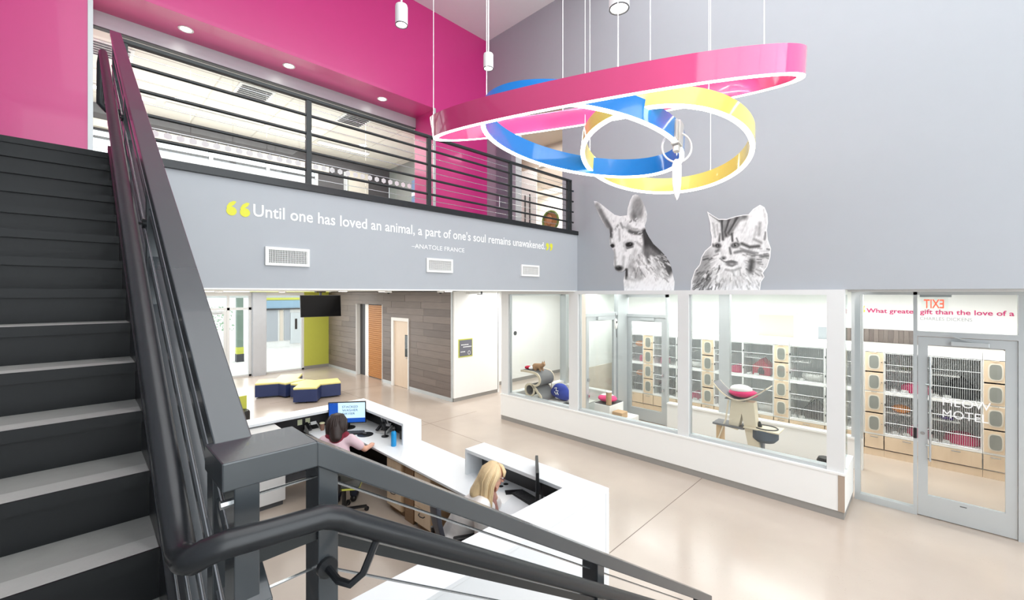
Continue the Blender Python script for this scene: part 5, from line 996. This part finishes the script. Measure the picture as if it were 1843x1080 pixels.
# ---------------------------------------------------------------- office chairs
def chair(label, c, ang, mat, seatmat, hb=.98):
    T = Matrix.Translation(c) @ Matrix.Rotation(ang, 4, 'Z'); o = thing('office_chair', label, 'chair', c, 'office chairs')
    for k in range(5):
        a = 2*PI*k/5; lg = MB(T).bar((0, 0, .09), (.29*math.cos(a), .29*math.sin(a), .065), .04, .025).build('base_leg', PLA, o); MB(T).cyl((.29*math.cos(a)-.012, .29*math.sin(a), .03), (.29*math.cos(a)+.012, .29*math.sin(a), .03), .03, n=12).build('caster', PLA, lg, smooth=True)
    MB(T).cyl((0, 0, .08), (0, 0, .42), .028, n=12).build('gas_column', PLA, o, smooth=True); MB(T).box(-.22, .24, -.23, .23, .42, .45).build('seat_pan', seatmat, o, bev=.012)
    MB(T).box(-.23, .25, -.24, .24, .445, .51).build('seat', mat, o, bev=.03)
    m = MB(T); n_ = 8; P = []
    for i in range(n_+1):
        z = .56+(hb-.56)*i/n_; xb = -.25-.05*(i/n_)-.03*math.sin(PI*i/n_)+.03; wd_ = .215*(1-.22*(i/n_)**3); P.append((xb, z, wd_))
    for s, t_ in ((0, 0), (1, .045)):
        for xb, z, wd_ in P:
            for j in range(7): yy = -wd_+2*wd_*j/6; m.v.append(Vector((xb-t_+.05*(yy/.22)**2, yy, z)))
    q_ = 7*(n_+1)
    for i in range(n_):
        for j in range(6):
            a = i*7+j; m.f += [[a, a+1, a+8, a+7], [q_+a, q_+a+7, q_+a+8, q_+a+1]]
    for i in range(n_): m.f += [[i*7, i*7+7, q_+i*7+7, q_+i*7], [i*7+6, q_+i*7+6, q_+i*7+13, i*7+13]]
    for j in range(6): m.f += [[j, q_+j, q_+j+1, j+1], [n_*7+j, n_*7+j+1, q_+n_*7+j+1, q_+n_*7+j]]
    m.build('backrest', mat, o, smooth=True, bev=.008); MB(T).tube([(-.18, 0, .43), (-.29, 0, .45), (-.30, 0, .65)], .02, 8).build('back_support', PLA, o, smooth=True)
    for s in (-1, 1): ar = MB(T).tube([(.0, s*.25, .44), (.0, s*.29, .50), (-.02, s*.29, .64)], .016, 8).build('arm_support', PLA, o, smooth=True); MB(T).box(-.14, .14, s*.29-.035, s*.29+.035, .64, .67).build('arm_pad', PLA, ar, bev=.012)
CHG = M('chair_charcoal', (70, 71, 80), .55, var=.06)
chair('charcoal office chair under the blonde person', (2.72, 3.36, 0), -.50, CHG, LIME); chair('grey office chair with lime underside below the dark haired person', (2.48, 5.55, 0), .95, M('chair_mesh_grey', (74, 76, 72), .7), LIME, .90)
# ---------------------------------------------------------------- people
SKIN = M('skin', (226, 172, 148), .5, var=.04, vscale=20); BLOND = M('blond_hair', (228, 200, 156), .5, var=.22, vscale=30, stretch=(6, 6, .8), bump=.3, bscale=60); DHAIR = M('dark_brown_hair', (48, 32, 28), .4, var=.3, vscale=30, stretch=(6, 6, .8), bump=.3, bscale=60)
def hand(parent, wrist, d, up_, size=1.0, curl=.5, thumb=1):
    d = Vector(d).normalized(); up_ = (Vector(up_)-d*Vector(up_).dot(d)).normalized(); s_ = d.cross(up_)*thumb; w_ = Vector(wrist); k = size
    palm = [(w_, .024*k, w_+d*.05*k, .03*k), (w_+d*.03*k+s_*.02*k, .020*k, w_+d*.075*k+s_*.022*k, .016*k), (w_+d*.03*k-s_*.02*k, .020*k, w_+d*.075*k-s_*.022*k, .016*k)]
    caps = list(palm)
    for i, (o_, l) in enumerate(((.03, .068), (.011, .078), (-.009, .072), (-.028, .055))):
        p = w_+d*.078*k+s_*o_*k; q_ = p+(d*math.cos(curl*.5)-up_*math.sin(curl*.5))*l*.5*k; r_ = q_+(d*math.cos(curl*1.3)-up_*math.sin(curl*1.3))*l*.5*k
        caps += [(p, .0095*k, q_, .009*k), (q_, .009*k, r_, .0075*k)]
    p = w_+d*.03*k+s_*.03*k; q_ = p+(d*.6+s_*.7-up_*.25).normalized()*.035*k; caps += [(p, .013*k, q_, .010*k), (q_, .010*k, q_+(d*.9+s_*.25-up_*.3).normalized()*.03*k, .008*k)]
    return caps
def face(parent, hc, f_, r=1.0, glasses=False):
    f_ = Vector(f_).normalized(); s_ = Vector((0, 0, 1)).cross(f_).normalized(); u_ = f_.cross(s_); hc = Vector(hc)
    for s in (-1, 1):
        MB().ell(hc+f_*.088*r+s_*s*.030*r+u_*.012, .011, .011, .008).build('eye', PRINTW, parent, smooth=True); MB().ell(hc+f_*.098*r+s_*s*.030*r+u_*.012, .005, .005, .006).build('iris', BLACK, parent, smooth=True)
        MB().tube([hc+f_*.094+s_*s*.016+u_*.032, hc+f_*.095+s_*s*.032+u_*.037, hc+f_*.086+s_*s*.048+u_*.03], .004, 6).build('brow', BLOND, parent)
        if glasses: MB().tube([hc+f_*.106+s_*(s*.031+.021*math.cos(2*PI*i/16))+u_*(.010+.016*math.sin(2*PI*i/16)) for i in range(16)], .0028, 6, closed=True).build('glasses_rim', M('tortoise', (96, 40, 40), .3), parent); MB().tube([hc+f_*.10+s_*s*.052+u_*.012, hc+f_*.0+s_*s*.078+u_*.012], .0025, 6).build('glasses_arm', MATS['tortoise'], parent)
    MB().tube([hc+f_*.092-u_*.045-s_*.022, hc+f_*.099-u_*.047, hc+f_*.092-u_*.045+s_*.022], .006, 8).build('mouth', M('lips', (190, 96, 92), .5), parent, smooth=True)
def headcaps(hc, f_):
    f_ = Vector(f_).normalized(); s_ = Vector((0, 0, 1)).cross(f_).normalized(); u_ = f_.cross(s_); hc = Vector(hc)
    rot = Matrix((f_, s_, u_)).transposed()
    ells = [(hc+u_*.02, .098, .077, .098, rot), (hc+f_*.025-u_*.045, .07, .058, .068, rot), (hc+f_*.045-u_*.092, .032, .030, .022, rot)]
    caps = [(hc+f_*.088+u_*.015, .010, hc+f_*.112-u_*.022, .015)]
    for s in (-1, 1): ells.append((hc+s_*s*.078-u_*.005-f_*.008, .018, .010, .030, rot))
    return caps, ells, f_, s_, u_
def locks(name, mat, parent, hc, f_, s_, u_, neck, n, drop, seed, flare=.0, span=2.0, fr=.8):      # strands combed from the crown down over head and shoulders
    rr_ = random.Random(seed); m = MB(); hc = Vector(hc)
    for k in range(n):
        a = rr_.uniform(-span, span); d = -f_*math.cos(a)+s_*math.sin(a)                   # around the back and sides
        side = s_*math.sin(a); j = rr_.uniform(-.012, .012); ln_ = drop*rr_.uniform(.75, 1.1)
        P = [hc+u_*.118+d*.012-f_*.005, hc+u_*.098+d*.072, hc+u_*.03+d*(.112+j), hc-u_*.06+d*(.118+j+flare*.3)]
        q_ = hc-u_*.10; P += [Vector((q_.x, q_.y, q_.z-ln_*.5))+d*(.108+j+flare), Vector((q_.x, q_.y, q_.z-ln_))+d*(.095+2*j+flare)+side*.01]
        r_ = rr_.uniform(.011, .017); m.tube(P, [r_*.6, r_, r_, r_*.9, r_*.8, r_*.25], 6)
    for k in range(n//7):
        a = rr_.uniform(-fr, fr); d = f_*math.cos(a)+s_*math.sin(a); r_ = rr_.uniform(.009, .013)
        m.tube([hc+u_*.118, hc+u_*.105+d*.06, hc+u_*.07+d*.098, hc+u_*.035+d*.108], [r_, r_, r_, r_*.4], 6)
    return m.build(name, mat, parent, smooth='all')
# blonde person, elbow on the worktop and hand to the face
p2 = thing('person', 'blonde person in a white cardigan resting face on hand at the desk', 'person', (2.55, 3.38, 0))
hc = Vector((2.83, 3.03, 1.185)); F2 = Vector((.80, -.50, -.42))
hcap, hell, f_, s_, u_ = headcaps(hc, F2)
neck = Vector((2.745, 3.10, 1.03)); hip = Vector((2.66, 3.34, .56)); fb = Vector((.83, -.55, 0)).normalized(); rb = Vector((fb.y, -fb.x, 0))      # rb: her right side
shR, shL = Vector((2.73, 3.115, .965))+rb*.165, Vector((2.73, 3.115, .965))-rb*.165
elL, wrL = Vector((3.00, 3.17, .80)), hc+f_*.075+s_*.025-u_*.155
elR = shR+Vector((.02, -.0, -.27))-fb*.02; wrR = Vector((2.86, 3.03, .66))
kn = [hip+fb*.44+rb*s*.11 for s in (1, -1)]
caps = hcap+[(neck, .05, hc-u_*.05, .05), (hip, .15, neck-Vector((0, 0, .12)), .13), (neck-Vector((0, 0, .05)), .08, neck, .05), (shR, .05, elR, .04), (elR, .04, wrR, .027), (shL, .05, elL, .04), (elL, .04, wrL, .026)]+[(hip+rb*s*.08, .085, hip+fb*.44+rb*s*.11-Vector((0, 0, .05)), .06) for s in (1, -1)]+[(hip+fb*.44+rb*s*.11-Vector((0, 0, .05)), .06, hip+fb*.40+rb*s*.11-Vector((0, 0, .48)), .04) for s in (1, -1)]+[(hip+fb*.38+rb*s*.11-Vector((0, 0, .52)), .04, hip+fb*.54+rb*s*.12-Vector((0, 0, .53)), .03) for s in (1, -1)]
caps += hand(p2, wrL, u_*.95+f_*.18-s_*.12, f_, .95, .35, -1)+hand(p2, wrR, (fb*.9+Vector((0, 0, -.2))), (0, 0, 1), .95, .5, -1)
blob('body', SKIN, p2, caps, hell, .0075, 3); face(p2, hc, F2, 1, True)
cardi = [(hip+Vector((0, 0, -.02)), .185, hip*.5+neck*.5, .165), (hip*.5+neck*.5, .165, neck-Vector((0, 0, .13)), .15), (neck-Vector((0, 0, .13)), .13, neck-Vector((0, 0, .06)), .085), (shR, .075, elR, .068), (elR, .068, elR*.35+wrR*.65, .060), (shL, .075, elL, .062), (elL, .062, elL*.62+wrL*.38, .052), (neck-Vector((0, 0, .1)), .10, shR, .078), (neck-Vector((0, 0, .1)), .10, shL, .078), (hip-fb*.08-Vector((0, 0, .06)), .14, hip-fb*.08+rb*.1-Vector((0, 0, .06)), .13)]
blob('cardigan', M('cream_cardigan', (240, 234, 230), .85, var=.05, vscale=8, bump=.25, bscale=25), p2, cardi, (), .014, 5)
sc0 = neck+fb*.10
blob('scarf', M('patterned_scarf', (176, 128, 118), .85, var=.5, vscale=40), p2, [(neck+fb*.07+rb*.05, .05, neck+fb*.13+rb*.03-Vector((0, 0, .24)), .045), (neck+fb*.07-rb*.05, .05, neck+fb*.13-rb*.02-Vector((0, 0, .24)), .045), (neck-fb*.0+rb*.05, .03, neck+fb*.06+rb*.05, .04), (neck-fb*.0-rb*.05, .03, neck+fb*.06-rb*.05, .04)], (), .012, 3)
legs_ = [(hip+rb*s*.08, .095, hip+fb*.44+rb*s*.11-Vector((0, 0, .05)), .072) for s in (1, -1)]+[(hip+fb*.44+rb*s*.11-Vector((0, 0, .05)), .072, hip+fb*.40+rb*s*.11-Vector((0, 0, .46)), .055) for s in (1, -1)]
blob('trousers', M('coral_trousers', (228, 128, 104), .8), p2, legs_, (), .014, 4)
for s in (1, -1): blob('shoe', PLA, p2, [(hip+fb*.37+rb*s*.11-Vector((0, 0, .515)), .046, hip+fb*.56+rb*s*.12-Vector((0, 0, .525)), .036)], (), .012, 3)
hr = blob('hair', BLOND, p2, [(hc+u_*.02-f_*.02, .100, hc-f_*.05-u_*.04, .092), (hc-f_*.05-u_*.04, .09, neck-fb*.05+Vector((0, 0, .0)), .07)], (), .010, 4)
locks('hair_strands', BLOND, hr, hc, f_, s_, u_, neck, 130, .25, 5, .0, 1.62)
# dark haired person seen from behind
p1 = thing('person', 'dark haired person in a pale pink top seen from behind at the monitor', 'person', (2.45, 5.6, 0))
hc = Vector((2.46, 5.72, 1.205)); F1 = Vector((.62, .78, -.12)); hcap, hell, f_, s_, u_ = headcaps(hc, F1); fb = Vector((.58, .81, 0)).normalized(); rb = Vector((fb.y, -fb.x, 0))
hip = Vector((2.44, 5.60, .56)); neck = Vector((2.44, 5.66, 1.06)); shR, shL = neck+rb*.165-Vector((0, 0, .07)), neck-rb*.165-Vector((0, 0, .07))
elR = Vector((2.76, 5.52, .82)); wrR = Vector((2.905, 5.62, .805)); elL = shL+Vector((.05, .06, -.26)); wrL = Vector((2.62, 6.25, .80))
caps = hcap+[(neck, .05, hc-u_*.05, .05), (hip, .15, neck-Vector((0, 0, .14)), .125), (neck-Vector((0, 0, .05)), .08, neck, .05), (shR, .048, elR, .038), (elR, .038, wrR, .026), (shL, .048, elL, .038), (elL, .038, wrL, .026)]+[(hip+rb*s*.08, .085, hip+fb*.44+rb*s*.11-Vector((0, 0, .05)), .06) for s in (1, -1)]+[(hip+fb*.44+rb*s*.11-Vector((0, 0, .05)), .06, hip+fb*.40+rb*s*.11-Vector((0, 0, .48)), .04) for s in (1, -1)]+[(hip+fb*.38+rb*s*.11-Vector((0, 0, .52)), .04, hip+fb*.54+rb*s*.12-Vector((0, 0, .53)), .03) for s in (1, -1)]
caps += hand(p1, wrR, (.55, .80, .02), (0, 0, 1), .95, .35, -1)+hand(p1, wrL, fb, (0, 0, 1), .95, .4, 1)
blob('body', SKIN, p1, caps, hell, .0075, 3); face(p1, hc, F1)
blob('top', M('pale_pink_top', (226, 196, 204), .85, var=.06, vscale=8, bump=.2, bscale=25), p1, [(hip+Vector((0, 0, -.02)), .175, hip*.5+neck*.5, .15), (hip*.5+neck*.5, .15, neck-Vector((0, 0, .14)), .14), (neck-Vector((0, 0, .14)), .12, neck-Vector((0, 0, .07)), .08), (neck-Vector((0, 0, .1)), .095, shR, .072), (neck-Vector((0, 0, .1)), .095, shL, .072), (shR, .07, shR*.35+elR*.65, .06), (shL, .07, shL*.35+elL*.65, .06)], (), .014, 5)
blob('collar_scarf', M('burgundy_scarf', (128, 32, 52), .85, var=.15), p1, [(neck+rb*.10-Vector((0, 0, .02)), .06, neck-rb*.10-Vector((0, 0, .02)), .06), (neck-fb*.05-Vector((0, 0, .03)), .085, neck-Vector((0, 0, .01)), .08), (neck+rb*.12-Vector((0, 0, .04)), .045, neck-fb*.08-Vector((0, 0, .09)), .04), (neck-rb*.12-Vector((0, 0, .04)), .045, neck-fb*.08-Vector((0, 0, .09)), .04)], (), .012, 4)
hr = blob('hair', DHAIR, p1, [(hc+u_*.02-f_*.015, .102, hc-f_*.045-u_*.05, .098), (hc-f_*.045-u_*.05, .098, neck-fb*.06+Vector((0, 0, -.02)), .08)], (), .010, 5)
locks('hair_strands', DHAIR, hr, hc, f_, s_, u_, neck, 120, .16, 9, .004)
blob('trousers', M('navy_trousers', (40, 44, 60), .8), p1, [(hip+rb*s*.08, .095, hip+fb*.44+rb*s*.11-Vector((0, 0, .05)), .072) for s in (1, -1)]+[(hip+fb*.44+rb*s*.11-Vector((0, 0, .05)), .072, hip+fb*.40+rb*s*.11-Vector((0, 0, .46)), .055) for s in (1, -1)], (), .014, 4)
for s in (1, -1): blob('shoe', PLA, p1, [(hip+fb*.37+rb*s*.11-Vector((0, 0, .515)), .046, hip+fb*.56+rb*s*.12-Vector((0, 0, .525)), .036)], (), .012, 3)
